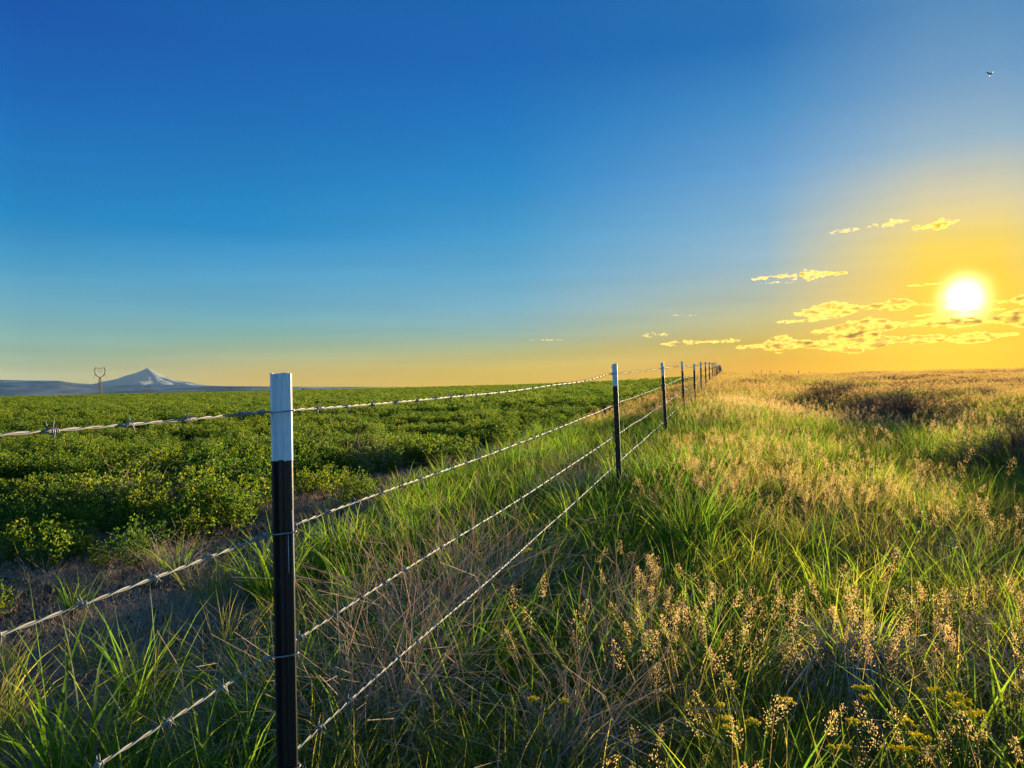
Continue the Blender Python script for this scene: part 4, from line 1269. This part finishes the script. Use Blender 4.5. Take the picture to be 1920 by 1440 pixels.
flush('alfalfa', alfa + alfa_far, st, 'green alfalfa crop filling the field left of the fence')

# ------------------------------------------------------------------ single plants one can point at
def single(name, mesh, px, py, s, label, cat, rz=None, sz=None, group=None):
    x, y = at_ground(px, py)
    o = bpy.data.objects.new(name, mesh); link(o)
    o.location = (x, y, gz(x, y) - .005); o.rotation_euler = (0, 0, random.uniform(0, 6.28) if rz is None else rz)
    o.scale = (s, s, sz or s)
    tag(o, label, cat, group)
    return o
# dark shrubs on the rise
single('shrub', shrubs[0], 1705, 815, 2.1, 'large round dark brown shrub on the grassy rise below the sun', 'shrub', sz=1.5)
single('shrub', shrubs[1], 1640, 800, 1.5, 'dark twiggy shrub touching the left side of the largest shrub', 'shrub', sz=1.2)
single('shrub', shrubs[2], 1555, 765, 1.9, 'low dark shrub farther up the rise, left of the largest shrub', 'shrub', sz=1.1)
single('shrub', shrubs[0], 1905, 890, 1.2, 'dark shrub at the right edge of the picture', 'shrub', sz=1.0)
single('shrub', shrubs[1], 1408, 735, 1.8, 'dark shrub right of the far end of the fence', 'shrub', sz=.9)
single('shrub', shrubs[0], 1600, 745, 1.6, 'low brown shrub on the rise just above the largest shrub', 'shrub', sz=.8)
single('shrub', shrubs[1], 1765, 760, 1.5, 'low brown shrub right of and beyond the largest shrub', 'shrub', sz=.7)
single('shrub', shrubs[2], 1450, 775, 1.1, 'small brown shrub in the green grass midway to the hilltop', 'shrub', sz=.7)
single('shrub', shrubs[2], 1480, 725, 1.8, 'small dark shrub on the skyline between two fence lines', 'shrub', sz=.9)

def tussock():
    """old grass tussock: a dome of drooping dead blades with fresh green on top"""
    x, y = TUSSOCK
    root = empty('grass_tussock', (x, y, gz(x, y)))
    tag(root, 'tussock with drooping grey purple dead skirt and fresh green top at lower right', 'tussock')
    rd = np.random.default_rng(5)
    n = 700
    az_ = rd.uniform(0, 2 * math.pi, n); V = []; F = []; T = []
    for i in range(n):
        a = az_[i]; r0 = rd.uniform(0, .07); top = rd.uniform(.10, .30); reach = rd.uniform(.06, .26); a += rd.normal(0, .3)
        c, s = math.cos(a), math.sin(a); w = rd.uniform(.0009, .0020)
        pts = [(c * r0, s * r0, .05), (c * (r0 + reach * .15), s * (r0 + reach * .15), top * .8), (c * (r0 + reach * .5), s * (r0 + reach * .5), top),
               (c * (r0 + reach * .85), s * (r0 + reach * .85), top * .62), (c * (r0 + reach * 1.05), s * (r0 + reach * 1.05), rd.uniform(.0, .08))]
        kx, ky = rd.normal(0, .045, 2); pts = [(p[0] + kx * q_ * .6 + rd.normal(0, .012), p[1] + ky * q_ * .6 + rd.normal(0, .012), max(0, p[2] * (1 if q_ < 3 else rd.uniform(.6, 1.2)))) for q_, p in enumerate(pts)]
        b = len(V); tv = rd.uniform(.0, .9)
        for k, p in enumerate(pts):
            ww = w * (1 if k < 4 else .3)
            V += [(p[0] - s * ww, p[1] + c * ww, p[2]), (p[0] + s * ww, p[1] - c * ww, p[2])]; T += [tv, tv]
        F += [(b + 2 * k, b + 2 * k + 1, b + 2 * k + 3, b + 2 * k + 2) for k in range(4)]
    mesh_obj('dead_skirt', V, F, [MAT_DEAD], root, True, None, T)
    v, f, t, _ = blades(rd, 130, .15, (.12, .36), (.0035, .007), (.2, 2.2), 4, (.2, .9), z0=.14)
    mesh_obj('green_blades', v, f, [MAT_GREEN], root, True, None, t)
tussock()

def stalk_pile(px, py, rad, ht, n, label, seed, lean=(0, 0)):
    x, y = at_height(px, py, ht * .4)
    rd = np.random.default_rng(seed)
    V_, F_, T_ = [], [], []
    parts = []
    A = np.stack([rd.normal(0, rad * .45, n), rd.normal(0, rad * .45, n), rd.uniform(0, ht * .35, n)], -1)
    D = np.stack([rd.normal(lean[0], .7, n), rd.normal(lean[1], .7, n), rd.uniform(.1, 1.3, n)], -1); D /= np.linalg.norm(D, axis=1, keepdims=True)
    Ln = rd.uniform(.25, 1.0, (n, 1)) * ht
    Bp = A + D * Ln
    D2 = D + rd.normal(0, .35, D.shape); D2[:, 2] -= .35; D2 /= np.linalg.norm(D2, axis=1, keepdims=True)
    C = Bp + D2 * Ln * .6
    wd = rd.uniform(.0010, .0026, n)
    parts = [(*rods(rd, A, Bp, wd, (.1, 1)), 0), (*rods(rd, Bp, C, wd * .7, (.1, 1)), 0)]
    v, f, t, _ = blades(rd, n // 2, rad * .8, (ht * .4, ht), (.002, .004), (.8, 2.6), 4, (.1, 1))
    parts.append((v, f, t, 0))
    V, F, T, I = join(parts)
    V[:, 2] = np.maximum(V[:, 2], .002)
    o = mesh_obj('dead_weed', V, F, [MAT_STRAW], None, False, I, T)
    o.location = (x, y, gz(x, y))
    tag(o, label, 'dead weed')
for i_, (px, py, rad, ht, n_, er, lab) in enumerate(WEEDS): stalk_pile(px, py, rad, ht, n_, lab, i_ + 1)

def umbel_plant(px, py, s, label, seed, nu=4):
    x, y = at_height(px, py, .33)
    root = empty('yellow_flower', (x, y, gz(x, y)), random.uniform(0, 6.28))
    tag(root, label, 'wildflower')
    rd = random.Random(seed); nrd = np.random.default_rng(seed)
    iv, if_ = ico(1)
    st_ = MB()
    heads = []
    for i in range(nu):
        a = rd.uniform(0, 6.28); rr_ = rd.uniform(.02, .10) * s; h = rd.uniform(.29, .37)
        c = Vector((math.cos(a) * rr_, math.sin(a) * rr_, h))
        st_.tube([(0, 0, 0), (c.x * .4, c.y * .4, h * .5), c], [.0022, .0018, .0014], 5)
        heads.append(c)
    for c in heads:
        f = MB()
        m = rd.randint(6, 11); rad = rd.uniform(.012, .021) * s
        for k in range(m):
            q = math.sqrt(k / m) * rad; b = k * 2.4
            p = c + Vector((math.cos(b) * q, math.sin(b) * q, .014 * s - q * .2))
            f.tube([c, p], .0006, 3, 1)
            for e in range(7):
                pp = p + Vector((rd.gauss(0, .0026), rd.gauss(0, .0026), rd.gauss(0, .0018))) * s
                rv = rd.uniform(.0018, .0028) * s
                V_ = [pp + Vector(d) * rv for d in ((1, 0, 0), (-1, 0, 0), (0, 1, 0), (0, -1, 0), (0, 0, 1), (0, 0, -1))]
                f.add(V_, [(0, 2, 4), (2, 1, 4), (1, 3, 4), (3, 0, 4), (2, 0, 5), (1, 2, 5), (3, 1, 5), (0, 3, 5)], 0, rd.random())
        f.obj('flower_head', [MAT_YELLOW, MAT_UMBLEAF], root)
    st_.obj('stem', [MAT_UMBLEAF], root, True)
    # feathery leaves
    n = 16; parts = []
    az_ = nrd.uniform(0, 6.28, n); A = np.zeros((n, 3)); ln = nrd.uniform(.10, .20, n) * s
    Bp = np.stack([np.cos(az_) * ln * .8, np.sin(az_) * ln * .8, ln * nrd.uniform(.5, 1.1, n)], -1)
    parts.append((*rods(nrd, A, Bp, .0012, (.3, .8)), 0))
    t = nrd.uniform(.35, 1.02, (n, 26, 1)); cen = (A[:, None] * (1 - t) + Bp[:, None] * t).reshape(-1, 3)
    dd = (nrd.normal(0, 1, (n, 26, 3)) * .8 + (Bp / np.linalg.norm(Bp, axis=1, keepdims=True))[:, None]).reshape(-1, 3)
    parts.append((*leaflets(nrd, cen, dd, (.018 * s, .04 * s), (.002 * s, .0045 * s), (.1, .9)), 0))
    V, F, T, I = join(parts)
    mesh_obj('foliage', V, F, [MAT_UMBLEAF], root, False, I, T)
for (px, py, s, lab, nu) in FLOWERS:
    umbel_plant(px, py, s, lab, int(px), nu)

# bright tufts in the foreground
single('grass_tuft', tall[3], 110, 1530, 1.25, 'bright broad bladed tuft in the bottom left corner', 'grass tuft')
single('grass_tuft', tall[2], 200, 1500, 1.2, 'bright tuft right of the bottom left corner, below the third wire', 'grass tuft')
single('grass_tuft', tall[1], 270, 1330, 1.0, 'tall green tuft left of the first post', 'grass tuft')
single('grass_tuft', tall[0], 330, 1085, .8, 'isolated green tuft on the bare strip under the second wire', 'grass tuft')
single('grass_tuft', tall[1], 140, 1150, .6, 'small isolated green tuft on bare soil at the left', 'grass tuft')
single('grass_tuft', tall[3], 1110, 1350, 1.0, 'tall green tuft standing between the dead weeds', 'grass tuft')
single('grass_tuft', tall[2], 1880, 1480, 1.15, 'broad bladed tuft in the bottom right corner', 'grass tuft')
